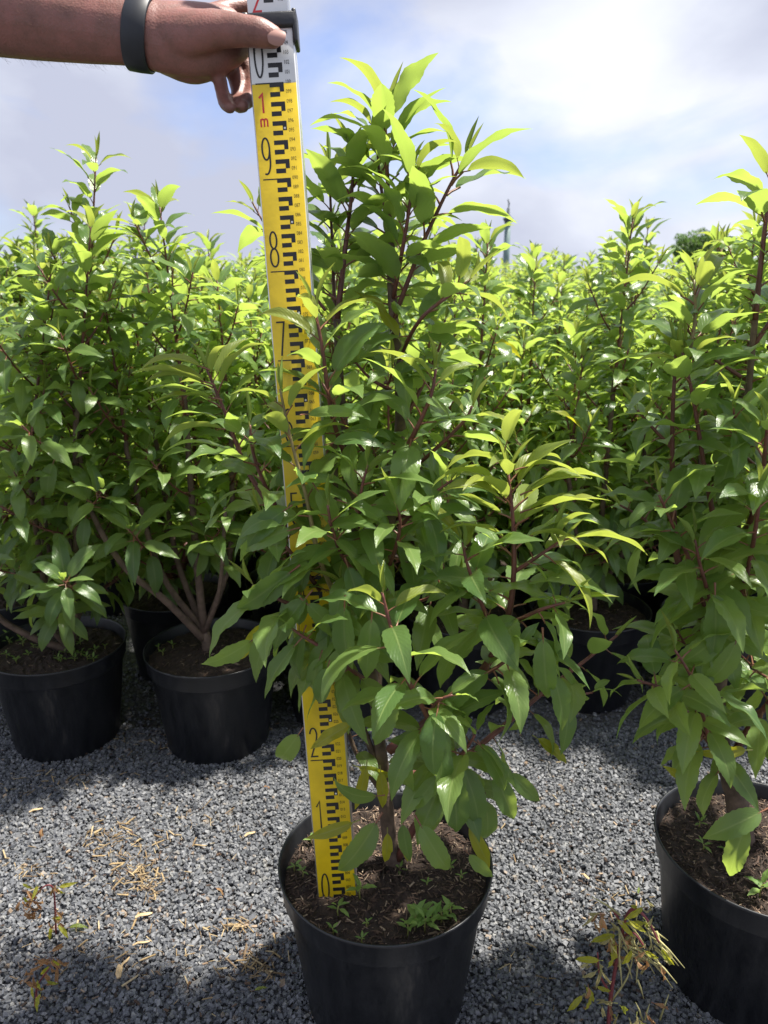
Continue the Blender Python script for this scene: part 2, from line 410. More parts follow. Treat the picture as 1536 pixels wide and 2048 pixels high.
# ------------------------------------------------------------------ leaves
def leaf_geo(rng, nseg=20, nac=3, arch=1.0, fold=0.35, wave=0.10, width=0.36, pet=0.16, teeth=True, twist=0.0, side=0.0, petn=4, pet_w=0.014):
    """one leaf, blade length 1, lying along +Y with its upper face to +Z"""
    vs, fs, mi, uv = [], [], [], []
    # centre line
    N = nseg; pos = []; ang = rng.uniform(-0.05, 0.1)
    y = pet; z = 0.0; x = 0.0
    ph1, ph2 = rng.uniform(0, 6.28), rng.uniform(0, 6.28)
    wl = rng.uniform(1.6, 2.6)
    for i in range(N + 1):
        t = i / N
        a = ang - arch * (t ** 1.25)
        pos.append((x, y, z, a))
        y += math.cos(a) / N; z += math.sin(a) / N; x += side * t / N
    cols = 2 * nac + 1
    for i in range(N + 1):
        t = i / N
        px, py, pz, a = pos[i]
        w = (max(t, 0.0) ** 0.56) * (max(1 - t, 0.0) ** 0.92)
        w = w / 0.545 * width / 2
        w *= 1.0 - 0.38 * max(0, t - 0.66) / 0.34
        if i == N: w = 0.0
        if i == 0: w = 0.012
        nrm = (0, -math.sin(a), math.cos(a))
        tw = twist * t
        for k in range(cols):
            c = (k - nac) / nac
            ww = w
            if teeth and abs(c) == 1 and 2 < i < N: ww = w * (1.04 if i % 2 else 0.965)
            ac = abs(c)
            up = fold * ac * w * (1 - 0.35 * ac) + wave * (ac ** 2) * width * math.sin(wl * 2 * PI * t + (ph1 if c > 0 else ph2)) * math.sin(PI * min(1, t * 1.05))
            lx = c * ww * math.cos(fold * 0.5)
            lx, up = lx * math.cos(tw) - up * math.sin(tw), lx * math.sin(tw) + up * math.cos(tw)
            vs.append((px + lx, py + nrm[1] * up, pz + nrm[2] * up)); uv.append((0.5 + c * 0.5, t))
    for i in range(N):
        for k in range(cols - 1):
            a0 = i * cols + k
            fs.append((a0, a0 + 1, a0 + cols + 1, a0 + cols)); mi.append(0)
    # stalk
    if petn:
        b = len(vs); rr = pet_w
        for (yy, zz, q) in ((0, 0.0, 1.25), (pet * 0.5, 0.006, 0.95), (pet + 0.05, -0.004, 0.8)):
            for j in range(petn):
                aa = 2 * PI * j / petn
                vs.append((math.cos(aa) * rr * q, yy, zz + math.sin(aa) * rr * q - 0.003)); uv.append((0.2, 0))
        for i in range(2):
            for j in range(petn):
                fs.append((b + i * petn + j, b + i * petn + (j + 1) % petn, b + (i + 1) * petn + (j + 1) % petn, b + (i + 1) * petn + j)); mi.append(1)
    return np.array(vs, float), fs, mi, uv
def leaf_mesh(name, geo, mats):
    v, f, mi, uv = geo
    b = MB(); b.v = [tuple(p) for p in v]; b.f = [list(q) for q in f]; b.m = mi; b.uv = uv
    return b.mesh(name, mats)

rl = random.Random(11)
LEAF = {}       # class -> list of (full mesh, low geometry)
def variants(cls, n, mats, lo=(13, 2), **kw):
    out = []
    for i in range(n):
        k = {a: (rl.uniform(*b) if isinstance(b, tuple) else b) for a, b in kw.items()}
        s = rl.random()
        hi = leaf_geo(random.Random(s), 20, 3, **k)
        low = leaf_geo(random.Random(s), lo[0], lo[1], **{**k, 'teeth': False, 'petn': 3})
        out.append((leaf_mesh('leaf', hi, mats), low))
    LEAF[cls] = (out, mats)
variants('leaf', 16, [M['leaf'], M['petiole']], arch=(0.6, 1.6), fold=(0.15, 0.55), wave=(0.02, 0.07), width=(0.44, 0.54), twist=(-0.35, 0.35), side=(-0.12, 0.12))
variants('young', 12, [M['young'], M['petiole']], arch=(0.7, 1.45), fold=(0.45, 0.95), wave=(0.02, 0.06), width=(0.37, 0.45), twist=(-0.3, 0.3), side=(-0.1, 0.1))
variants('bud', 4, [M['young'], M['petiole_g']], arch=(-0.1, 0.5), fold=(1.3, 2.0), wave=(0.0, 0.03), width=(0.26, 0.32), twist=(-0.2, 0.2), side=(-0.1, 0.1))
variants('yellow', 5, [M['yellow'], M['petiole_g']], arch=(0.5, 1.5), fold=(0.3, 0.9), wave=(0.05, 0.16), width=(0.34, 0.42), twist=(-0.4, 0.4), side=(-0.15, 0.15))
variants('seed', 6, [M['seed'], M['petiole_g']], arch=(0.1, 0.9), fold=(0.2, 0.6), wave=(0.0, 0.06), width=(0.42, 0.55), twist=(-0.2, 0.2), side=(-0.1, 0.1))
M['dry'] = leaf_mat('leaf_dry', (0.26, 0.22, 0.09), (0.42, 0.37, 0.17), (0.5, 0.45, 0.18), 0.3, 0.7, (0.4, 0.36, 0.2))
variants('dry', 6, [M['dry'], M['petiole_g']], arch=(0.8, 2.6), fold=(0.8, 1.8), wave=(0.15, 0.35), width=(0.25, 0.36), twist=(-1.2, 1.2), side=(-0.3, 0.3))
variants('dead', 6, [M['dead'], M['petiole']], arch=(0.8, 2.6), fold=(0.8, 1.8), wave=(0.15, 0.35), width=(0.30, 0.42), twist=(-1.2, 1.2), side=(-0.3, 0.3))

def leaf_matrix(p, d, nrm, size):
    d = d.normalized(); n = (nrm - d * nrm.dot(d))
    if n.length < 1e-4: n = d.orthogonal()
    n.normalize(); x = d.cross(n)
    Mx = Matrix((x, d, n)).transposed().to_4x4()
    return Matrix.Translation(p) @ Mx @ Matrix.Diagonal((size, size, size, 1))

class Plant:
    def __init__(self, seed, ls=1.03):
        self.ls = ls; self.rng = random.Random(seed); self.leaves = []; self.branches = []   # leaves: (matrix, class, variant, size)
    def leaf(self, p, d, nrm, size, cls):
        nrm = Matrix.Rotation(self.rng.gauss(0, 0.24), 3, d.normalized()) @ nrm
        self.leaves.append((leaf_matrix(p, d, nrm, size), cls, self.rng.randrange(len(LEAF[cls][0])), size))
    def shoot(self, pts, r0, r1, start=0.0, spacing=0.018, size=0.075, tip='young', n_tip=6, elev=(50, 12), droop=0.0, bark='twig', flat=1.0, sides=7, seg=5):
        """a stem along pts with leaves set in a spiral; elev: angle of leaves from horizontal at tip / base of the leafy part"""
        rg = self.rng
        S = spline(pts, seg); k = len(S)
        rad = [r0 + (r1 - r0) * (i / (k - 1)) ** 0.85 for i in range(k)]
        self.branches.append((S, rad, bark, sides))
        cum = [0.0]
        for i in range(1, k): cum.append(cum[-1] + (S[i] - S[i - 1]).length)
        T = cum[-1]
        if spacing is None: return S
        def pos(s):
            for i in range(1, k):
                if cum[i] >= s or i == k - 1:
                    t = (s - cum[i - 1]) / max(1e-6, cum[i] - cum[i - 1]); return S[i - 1].lerp(S[i], min(1, t)), (S[i] - S[i - 1]).normalized(), rad[i]
        s = T; phi = rg.uniform(0, 6.28); idx = 0
        while s > T * start:
            p, t, r = pos(s)
            q = (T - s) / max(1e-6, T * (1 - start))          # 0 at tip
            phi += 2.399 + rg.uniform(-0.25, 0.25)
            a = t.orthogonal().normalized(); bb = t.cross(a)
            out = a * math.cos(phi) + bb * math.sin(phi)
            if flat != 1.0: out.y *= flat; out = (out - t * out.dot(t)).normalized()
            grow = min(1.0, 0.42 + idx * 0.13)
            e = R(elev[0] + (elev[1] + 17 - elev[0]) * min(1, q * 1.15) + rg.uniform(-14, 14))
            if idx < 2: e = R(rg.uniform(62, 82))
            base = (t + Vector((0, 0, 1)) * 0.6).normalized()
            d = out * math.cos(e) + base * math.sin(e)
            d = (d + Vector((0, 0, -1)) * droop * 0.5 * min(1, q * 1.5 + 0.15)).normalized()
            nr = (base * 0.9 + Vector((0, 0, 1)) * 0.6 + Vector((rg.uniform(-.28, .28), rg.uniform(-.28, .28), rg.uniform(-.1, .1))) - out * 0.15)
            if flat != 1.0: nr = Vector((rg.uniform(-.12, .12), rg.uniform(-.1, .25), 1)) + base * 0.3
            cls = 'leaf'
            if idx < 2 and tip: cls = 'bud' if tip == 'young' else tip
            elif idx < n_tip and tip: cls = tip
            elif rg.random() < 0.005: cls = 'yellow'
            sz = size * self.ls * grow * rg.uniform(0.82, 1.18)
            if rg.random() > 0.05 or idx < 4: self.leaf(p + out * r * 0.7, d, nr, sz, cls)
            s -= spacing * 0.88 * rg.uniform(0.75, 1.3) * (0.45 if idx < 4 else (0.75 if idx < 8 else 1.0))
            idx += 1
        return S
    def build(self, root, n_obj=300, eye=None, base=None):
        """branch objects, up to n_obj single leaves, the rest joined"""
        for S, rad, bark, sides in self.branches:
            b = MB(); b.tube(S, rad, sides, jitter=0.06, rng=self.rng)
            b.build('branch' if bark != 'bark' else 'stem', M[bark], root)
        L_ = self.leaves
        if n_obj >= len(L_): show, rest = L_, []
        elif n_obj <= 0: show, rest = [], L_
        else:
            key = (lambda l: -l[3]) if eye is None else (lambda l: (l[0].translation - eye).length / (l[3] + 0.02))
            s_ = sorted(L_, key=key); show, rest = s_[:n_obj], s_[n_obj:]
        for mtx, cls, vi, size in show:
            o = bpy.data.objects.new('leaf', LEAF[cls][0][vi][0]); C.objects.link(o); o.parent = root; o.matrix_local = mtx
        if rest: merged_leaves('foliage', rest, root)

MATORDER = ['leaf', 'young', 'yellow', 'seed', 'dead', 'petiole', 'petiole_g']
CLSMAT = {'leaf': (0, 5), 'young': (1, 5), 'bud': (1, 6), 'yellow': (2, 6), 'seed': (3, 6), 'dead': (4, 5)}
def merged_leaves(name, leaves, parent=None, seed=3, geos=None):
    rg = np.random.default_rng(seed)
    V, F, MI, UV, RN = [], [], [], [], []
    base = 0
    for mtx, cls, vi, size in leaves:
        g = (geos or {}).get(cls) or [x[1] for x in LEAF[cls][0]]
        v, f, mi, uv = g[vi % len(g)]
        A = np.array(mtx); w = v @ A[:3, :3].T + A[:3, 3]
        V.append(w); F += [[i + base for i in q] for q in f]
        cm = CLSMAT[cls]; MI += [cm[i] for i in mi]; UV += uv
        RN.append(np.full(len(v), rg.uniform(0, 1))); base += len(v)
    me = bpy.data.meshes.new(name)
    V = np.concatenate(V); me.from_pydata(V.tolist(), [], F)
    for k in MATORDER: me.materials.append(M[k])
    me.polygons.foreach_set('material_index', MI); me.polygons.foreach_set('use_smooth', [True] * len(F))
    uvl = me.uv_layers.new(name='UVMap'); li = np.empty(len(me.loops), dtype=np.int32); me.loops.foreach_get('vertex_index', li)
    uvl.data.foreach_set('uv', np.array(UV, dtype=np.float32)[li].ravel())
    a = me.attributes.new('rnd', 'FLOAT', 'POINT'); a.data.foreach_set('value', np.concatenate(RN).astype(np.float32))
    me.update()
    o = link(name, me, parent); o['kind'] = 'stuff'
    return o

# ------------------------------------------------------------------ pots
POT_R, POT_H, SOIL_Z = 0.1455, 0.229, 0.206
def pot_meshes():
    b = MB()
    Rr, Hh = POT_R, POT_H
    prof = [(0.0, 0.0), (0.108, 0.0), (0.1115, 0.004), (0.134, Hh - 0.044), (0.1385, Hh - 0.040), (0.1405, Hh - 0.037), (0.1435, Hh - 0.006), (0.1455, Hh - 0.004), (0.1458, Hh - 0.001), (0.1448, Hh), (0.1432, Hh - 0.0005), (0.1418, Hh - 0.004), (0.1330, Hh - 0.045), (0.110, 0.02), (0.0, 0.02)]
    b.lathe(prof[1:-1], 72)
    # floor of the pot
    n = 72
    b.add([(math.cos(2 * PI * j / n) * 0.1085, math.sin(2 * PI * j / n) * 0.1085, 0.001) for j in range(n)], [tuple(range(n))[::-1]])
    pot = b.mesh('pot', M['pot'])
    soils = []
    for sd in range(3):
        rg = random.Random(40 + sd)
        bm = bmesh.new()
        rings, n = 16, 60
        vs = [[bm.verts.new((0, 0, SOIL_Z + 0.012))]]
        for i in range(1, rings + 1):
            r = 0.1375 * i / rings
            hump = 0.012 * math.exp(-(r / 0.05) ** 2)
            vs.append([bm.verts.new((math.cos(2 * PI * j / n) * r, math.sin(2 * PI * j / n) * r, SOIL_Z + hump + (rg.uniform(-0.0035, 0.0045) if i < rings else -0.004))) for j in range(n)])
        for j in range(n): bm.faces.new((vs[0][0], vs[1][j], vs[1][(j + 1) % n]))
        for i in range(1, rings):
            for j in range(n): bm.faces.new((vs[i][j], vs[i + 1][j], vs[i + 1][(j + 1) % n], vs[i][(j + 1) % n]))
        me = bpy.data.meshes.new('soil'); bm.to_mesh(me); bm.free(); me.materials.append(M['soil']); soils.append(me)
    return pot, soils
POT_ME, SOIL_ME = pot_meshes()
def fibres(name, n, seed, rmax=0.134, z=SOIL_Z, size=(0.002, 0.013), parent=None, mat_='fibre', pts=None, thick=0.22):
    rg = np.random.default_rng(seed)
    if pts is None:
        r = rmax * np.sqrt(rg.uniform(0, 1, n)); a = rg.uniform(0, 2 * PI, n)
        pts = np.stack([r * np.cos(a), r * np.sin(a), z + 0.012 * np.exp(-(r / 0.05) ** 2) + 0.003], 1)
    n = len(pts)
    base = np.array([(-1,-1,-1),(1,-1,-1),(1,1,-1),(-1,1,-1),(-1,-1,1),(1,-1,1),(1,1,1),(-1,1,1)], float)
    v = np.repeat(base[None], n, 0) * (1 + rg.uniform(-0.3, 0.3, (n, 8, 3)))
    Ln = rg.uniform(size[0], size[1], n) * rg.uniform(0.4, 1, n)
    th = np.clip(Ln * rg.uniform(0.06, thick, n), 0.0006, 0.004)
    v *= np.stack([Ln / 2, th / 2, th * 0.3], 1)[:, None, :]
    pitch = rg.normal(0, 0.25, n); a = rg.uniform(0, 2 * PI, n)
    c, s = np.cos(pitch)[:, None], np.sin(pitch)[:, None]
    w = v.copy(); w[:, :, 0] = v[:, :, 0] * c - v[:, :, 2] * s; w[:, :, 2] = v[:, :, 0] * s + v[:, :, 2] * c
    c, s = np.cos(a)[:, None], np.sin(a)[:, None]
    u = w.copy(); u[:, :, 0] = w[:, :, 0] * c - w[:, :, 1] * s; u[:, :, 1] = w[:, :, 0] * s + w[:, :, 1] * c
    u += np.asarray(pts)[:, None, :]
    fb = np.array([(0,3,2,1),(4,5,6,7),(0,1,5,4),(1,2,6,5),(2,3,7,6),(3,0,4,7)])
    f = (fb[None] + (np.arange(n) * 8)[:, None, None]).reshape(-1, 4)
    me = bpy.data.meshes.new(name); me.from_pydata(u.reshape(-1, 3).tolist(), [], f.tolist())
    at_ = me.attributes.new('rnd', 'FLOAT', 'POINT'); at_.data.foreach_set('value', np.repeat(rg.uniform(0, 1, n) ** 1.4, 8).astype(np.float32))
    me.materials.append(M[mat_])
    o = link(name, me, parent); o['kind'] = 'stuff'
    return o
def add_pot(root, k=0, fib=600):
    link('pot', POT_ME, root); s = link('soil', SOIL_ME[k % 3], root); s.rotation_euler.z = k * 1.3
    if fib: fibres('bark_fibre', fib, 60 + k, parent=root)
SHRUB = 'laurel_shrub'

# ------------------------------------------------------------------ the shrub being measured
def centre_shrub():
    c = Vector((0.002, 0.872, 0)); root = empty('potted_laurel', c)
    tag(root, 'tall leafy laurel in the black pot that the yellow measuring staff stands in', 'shrub')
    add_pot(root, 0, 3200)
    P = Plant(21, 1.0); W = lambda px, py, Y: at(px, py, Y) - c
    S = P.shoot
    B = W(788, 1722, 0.875); B.z = SOIL_Z - 0.01
    kn = W(768, 1560, 0.885)
    # trunk and leader
    S([B, W(775, 1640, 0.88), kn], 0.0115, 0.0092, spacing=None, bark='bark', sides=10)
    lead = [kn, W(752, 1400, 0.90), W(768, 1150, 0.925), W(797, 900, 0.945), W(799, 760, 0.965), W(786, 620, 0.985), W(780, 480, 1.00)]
    S(lead, 0.0088, 0.0056, start=0.45, spacing=0.022, size=0.072, tip=None, bark='bark', sides=9, elev=(15, -5))
    S([lead[-1], W(776, 380, 1.005), W(772, 295, 1.005), W(771, 222, 1.0)], 0.0038, 0.0015, spacing=0.0105, size=0.086, elev=(56, 20), n_tip=4, tip='young', flat=0.4)
    S([W(786, 560, 0.99), W(770, 430, 1.02), W(758, 340, 1.03), W(752, 240, 1.03)], 0.003, 0.0014, start=0.1, spacing=0.014, size=0.085, elev=(58, 20), n_tip=3, flat=0.4)
    # second leader beside the staff
    S([kn, W(742, 1330, 0.89), W(705, 1000, 0.925), W(682, 800, 0.95), W(674, 640, 0.98)], 0.008, 0.005, start=0.5, spacing=0.022, size=0.07, tip=None, bark='bark', elev=(15, -5))
    S([W(674, 640, 0.98), W(690, 500, 1.0), W(702, 400, 1.02), W(708, 318, 1.03)], 0.0042, 0.0016, spacing=0.0125, size=0.088, elev=(58, 18), n_tip=3, flat=0.4)
    S([W(682, 760, 0.955), W(670, 620, 1.0), W(664, 480, 1.04), W(658, 330, 1.06)], 0.0035, 0.0014, start=0.25, spacing=0.017, size=0.074, elev=(60, 10), n_tip=4, flat=0.4)
    S([W(650, 620, 0.96), W(575, 520, 1.02), W(530, 450, 1.05), W(505, 405, 1.06)], 0.002, 0.0012, start=0.3, spacing=0.02, size=0.066, elev=(50, 25), n_tip=4, flat=0.4)
    # shoots on the right of the leader
    S([W(787, 640, 0.98), W(840, 500, 0.97), W(893, 385, 0.965), W(932, 312, 0.96)], 0.0034, 0.0015, start=0.08, spacing=0.015, size=0.090, elev=(50, 14), n_tip=4, flat=0.4)
    S([W(786, 600, 0.985), W(810, 470, 0.96), W(822, 390, 0.95), W(828, 335, 0.95)], 0.003, 0.0014, spacing=0.0145, size=0.076, elev=(60, 16), n_tip=4, flat=0.4)
    S([W(796, 720, 0.97), W(840, 640, 0.90), W(900, 590, 0.90), W(940, 560, 0.90)], 0.003, 0.0014, start=0.1, spacing=0.016, size=0.075, elev=(42, 0), n_tip=6)
    S([W(798, 920, 0.90), W(832, 860, 0.87), W(862, 790, 0.86), W(872, 738, 0.86)], 0.0036, 0.0015, start=0.02, spacing=0.0135, size=0.078, elev=(48, 0), n_tip=6, flat=0.4)
    S([W(800, 960, 0.91), W(880, 890, 0.89), W(930, 840, 0.885), W(944, 812, 0.885)], 0.003, 0.0014, start=0.05, spacing=0.014, size=0.074, elev=(40, 0), n_tip=4)
    S([W(798, 860, 0.95), W(850, 760, 0.96), W(880, 690, 0.97), W(890, 640, 0.97)], 0.003, 0.0014, start=0.1, spacing=0.016, size=0.072, elev=(45, 5), n_tip=4)
    S([W(770, 1100, 0.90), W(820, 1030, 0.86), W(870, 985, 0.845), W(905, 960, 0.845)], 0.0032, 0.0014, start=0.05, spacing=0.014, size=0.074, elev=(35, -8), droop=0.25, n_tip=2)
    S([W(768, 1160, 0.89), W(790, 1100, 0.835), W(800, 1050, 0.82), W(796, 1010, 0.815)], 0.003, 0.0014, start=0.05, spacing=0.013, size=0.076, elev=(35, -8), droop=0.25, n_tip=2)
    S([W(740, 1130, 0.885), W(720, 1050, 0.85), W(722, 985, 0.84), W(735, 930, 0.84)], 0.003, 0.0014, start=0.05, spacing=0.0135, size=0.076, elev=(40, -5), droop=0.2, n_tip=3)
    # in front of the staff
    S([W(690, 1230, 0.87), W(640, 1120, 0.835), W(612, 990, 0.83), W(582, 880, 0.835), W(560, 778, 0.84)], 0.0036, 0.0013, start=0.12, spacing=0.024, size=0.072, elev=(45, 5), n_tip=7, bark='twig_g')
    S([W(697, 930, 0.93), W(664, 830, 0.885), W(645, 700, 0.87), W(628, 610, 0.87)], 0.0036, 0.0014, start=0.05, spacing=0.019, size=0.076, elev=(50, 8), n_tip=6)
    S([W(745, 1180, 0.88), W(690, 1120, 0.83), W(665, 1060, 0.815), W(655, 1010, 0.81)], 0.003, 0.0014, start=0.1, spacing=0.016, size=0.074, elev=(38, -5), droop=0.2, n_tip=2)
    # left of the staff
    S([W(720, 1290, 0.90), W(600, 1100, 0.915), W(500, 950, 0.92), W(452, 830, 0.925), W(412, 735, 0.925)], 0.0046, 0.0015, start=0.28, spacing=0.0155, size=0.080, elev=(48, 0), n_tip=7, flat=0.4)
    S([W(590, 1080, 0.91), W(530, 970, 0.88), W(505, 900, 0.87), W(500, 850, 0.87)], 0.003, 0.0014, start=0.1, spacing=0.015, size=0.078, elev=(38, -5), n_tip=2)
    S([W(716, 1310, 0.88), W(630, 1230, 0.84), W(560, 1200, 0.825), W(505, 1170, 0.82)], 0.004, 0.0015, start=0.12, spacing=0.0135, size=0.082, elev=(28, -18), droop=0.45, n_tip=1)
    S([W(640, 1180, 0.87), W(570, 1090, 0.86), W(520, 1030, 0.86)], 0.003, 0.0014, start=0.1, spacing=0.015, size=0.078, elev=(30, -12), droop=0.3, n_tip=1)
    S([W(730, 1360, 0.86), W(650, 1300, 0.80), W(610, 1275, 0.79), W(585, 1258, 0.785)], 0.003, 0.0014, start=0.2, spacing=0.014, size=0.082, elev=(15, -25), droop=0.6, n_tip=0, tip=None)
    # the bright shoot on the right and its side shoots
    S([W(780, 1500, 0.87), W(860, 1440, 0.85), W(950, 1360, 0.84), W(1010, 1270, 0.835)], 0.0066, 0.0045, spacing=None, bark='twig', sides=8)
    S([W(1010, 1270, 0.835), W(1026, 1170, 0.83), W(1027, 1060, 0.83), W(1016, 945, 0.83)], 0.0045, 0.0017, spacing=0.0098, size=0.090, elev=(52, -2), droop=0.1, n_tip=13, flat=0.4)
    S([W(1027, 1145, 0.832), W(1080, 1110, 0.82), W(1120, 1082, 0.815)], 0.0028, 0.0015, start=0.3, spacing=0.010, size=0.080, elev=(40, 5), n_tip=7, flat=0.4)
    S([W(1000, 1290, 0.84), W(960, 1200, 0.82), W(935, 1130, 0.815), W(925, 1085, 0.815)], 0.003, 0.0014, start=0.1, spacing=0.013, size=0.078, elev=(40, -8), droop=0.2, n_tip=3)
    S([W(1015, 1250, 0.83), W(1080, 1220, 0.80), W(1130, 1205, 0.79)], 0.003, 0.0015, start=0.1, spacing=0.0115, size=0.086, elev=(18, -25), droop=0.55, n_tip=1)
    S([W(950, 1360, 0.84), W(1000, 1330, 0.79), W(1035, 1300, 0.78)], 0.003, 0.0015, start=0.2, spacing=0.012, size=0.086, elev=(12, -25), droop=0.65, tip=None)
    # low right branch
    S([kn, W(900, 1530, 0.88), W(985, 1470, 0.89), W(1080, 1390, 0.90), W(1165, 1325, 0.905), W(1235, 1270, 0.91)], 0.0056, 0.0017, start=0.42, spacing=0.021, size=0.078, elev=(30, -10), droop=0.3, n_tip=2)
    S([W(1085, 1390, 0.90), W(1150, 1390, 0.88), W(1185, 1385, 0.88)], 0.0022, 0.0013, start=0.2, spacing=0.02, size=0.07, elev=(20, -15), droop=0.4, n_tip=0, tip=None)
    # red stem arching to the front
    S([W(905, 1590, 0.86), W(892, 1540, 0.82), W(858, 1440, 0.775), W(806, 1340, 0.755), W(778, 1240, 0.75), W(764, 1185, 0.75)], 0.0046, 0.0015, start=0.06, spacing=0.0175, size=0.084, elev=(40, -18), droop=0.42, n_tip=4)
    S([B + Vector((0.005, 0, 0.03)), W(840, 1640, 0.86), W(905, 1590, 0.86)], 0.006, 0.0048, spacing=None, bark='twig')
    S([W(892, 1540, 0.82), W(930, 1500, 0.79), W(950, 1470, 0.78)], 0.0024, 0.0014, start=0.1, spacing=0.0125, size=0.088, elev=(10, -30), droop=0.75, tip=None)
    S([W(850, 1430, 0.775), W(880, 1400, 0.75), W(905, 1390, 0.745)], 0.0022, 0.0014, start=0.2, spacing=0.014, size=0.086, elev=(10, -30), droop=0.7, tip=None)
    # stems on the left of the trunk and low twigs
    S([kn, W(735, 1480, 0.89), W(705, 1390, 0.90), W(690, 1290, 0.90)], 0.0048, 0.0034, spacing=None, bark='bark')
    S([W(768, 1590, 0.885), W(720, 1520, 0.90), W(690, 1450, 0.91)], 0.0040, 0.003, start=0.6, spacing=0.02, size=0.06, bark='bark', tip=None, elev=(10, -10), droop=0.4)
    # yellowing leaves low on the plant
    for px, py, Y, dx, dy, dz, sz in ((775, 1655, .80, .0, -.1, -1, .05), (800, 1655, .81, .25, -.3, -.9, .042), (705, 1530, .86, .9, -.1, -.3, .055), (735, 1520, .83, -.2, -.3, -.9, .06), (760, 1530, .83, .1, -.2, -.9, .055), (930, 1640, .82, .45, -.1, -.85, .075), (720, 1640, .79, -.9, -.2, -.25, .062), (715, 1440, .80, -.85, -.2, -.45, .06), (850, 1000, .83, .6, -.2, -.5, .05), (1065, 1470, .88, .8, -.2, -.5, .055), (530, 1235, .86, -.4, -.2, -.7, .06)):
        P.leaf(W(px, py, Y), Vector((dx, dy, dz)), Vector((.2, -.8, .6)), sz, 'yellow')
    for px, py, Y, dx, dy, dz, sz in ((1030, 940, .828, 1, -.15, .35, .068), (1008, 925, .828, -.9, -.25, .35, .068), (1004, 965, .826, -1, -.15, .42, .078), (1040, 990, .826, .95, -.2, .5, .070), (1040, 1025, .824, 1, -.1, .38, .072), (1012, 1005, .82, -.75, -.3, .55, .075), (1125, 1080, .815, 1, -.1, .22, .086), (1110, 1090, .812, .3, -.2, .9, .055), (1040, 1075, .82, 1, -.3, .30, .07), (1010, 900, .83, .1, -.3, .9, .06), (420, 740, .92, -1, -.15, .4, .075), (430, 770, .915, -1, -.15, .35, .085), (445, 800, .915, -.95, -.2, .25, .08), (465, 860, .91, -1, -.15, .15, .08)):
        P.leaf(W(px, py, Y), Vector((dx, dy, dz)), Vector((0, .15, 1)), sz, 'young')
    # leaves that cross the middle of the staff
    for px, py, dx, dz, sz in ((640, 1120, -.8, -.3, .075), (690, 1115, .3, -.9, .072), (625, 1180, -.6, -.7, .078), (665, 1225, -.2, -.9, .07), (612, 1250, -.3, -.9, .07), (705, 1190, -.4, -.8, .078), (655, 1070, .7, -.4, .07), (600, 1055, -.9, -.2, .072), (675, 1000, .8, -.2, .068), (625, 965, .5, -.75, .06), (585, 1010, -.8, -.5, .068), (600, 1195, .7, -.6, .07), (650, 890, .8, .25, .062), (600, 830, .7, .1, .062), (690, 1260, -.7, -.6, .066)):
        P.leaf(W(px, py, .795 + .0001 * (1250 - py)), Vector((dx, -.2, dz)), Vector((0, -.55, .8)), sz, 'leaf')
    # big hanging leaves in front of the pot
    for px, py, Y, dx, dy, dz, sz in ((815, 1480, .765, -.12, -.15, -1, .084), (900, 1520, .76, .15, -.2, -1, .094), (765, 1625, .775, -.55, -.3, -.8, .090), (830, 1630, .765, .5, -.3, -.85, .086), (805, 1635, .79, .1, -.25, -1, .055), (885, 1540, .77, -.5, -.2, -.6, .06), (770, 1590, .785, -1, -.1, -.05, .066), (690, 1190, .775, -.05, -.2, -1, .085), (745, 1215, .765, -.1, -.25, -1, .080), (790, 1365, .755, -.25, -.25, -1, .075), (700, 1280, .78, -.5, -.2, -.9, .066), (645, 1300, .785, -.35, -.2, -1, .062), (607, 1455, .80, -.55, -.1, -.8, .068), (660, 1320, .775, -.3, -.2, -1, .058), (985, 1530, .80, .35, -.25, -.9, .072), (970, 1585, .80, .12, -.2, -1, .07), (930, 1700, .80, .6, -.2, -.6, .05), (1010, 1535, .81, .7, -.2, -.7, .06), (1085, 1255, .78, .05, -.3, -1, .085), (1100, 1330, .785, .3, -.3, -1, .075), (955, 1480, .785, .5, -.3, -.7, .07), (560, 1230, .81, -.5, -.2, -.85, .085), (520, 1270, .82, -.8, -.2, -.5, .075),  (600, 1130, .80, -.8, -.1, -.6, .088)):
        P.leaf(W(px, py, Y), Vector((dx, dy, dz)), Vector((0, -1, .45)), sz, 'leaf')
    # bulk inside the crown
    rg = P.rng
    for i in range(7):
        py = rg.uniform(620, 1230); f_ = (py - 620) / 780
        px = 770 + rg.uniform(-60, 60) * (0.6 + f_)
        p0 = W(px, py + 70, 0.93 + rg.uniform(-0.02, 0.02))
        az = rg.uniform(-3.5, 0.4); ln = rg.uniform(0.05, 0.12) * (0.6 + 0.6 * f_)
        p2 = p0 + Vector((math.cos(az) * ln, math.sin(az) * ln * 0.9, ln * rg.uniform(0.5, 1.2)))
        S([p0, p0.lerp(p2, 0.5) + Vector((0, 0, -0.008)), p2], 0.0026, 0.0013, start=0.15, spacing=0.0145, size=rg.uniform(0.066, 0.08), elev=(38, -8), droop=0.22 * f_, n_tip=2)
    P.build(root, 300, eye=Vector((0, 0, H_CAM)) - c)
    return root
centre_shrub()

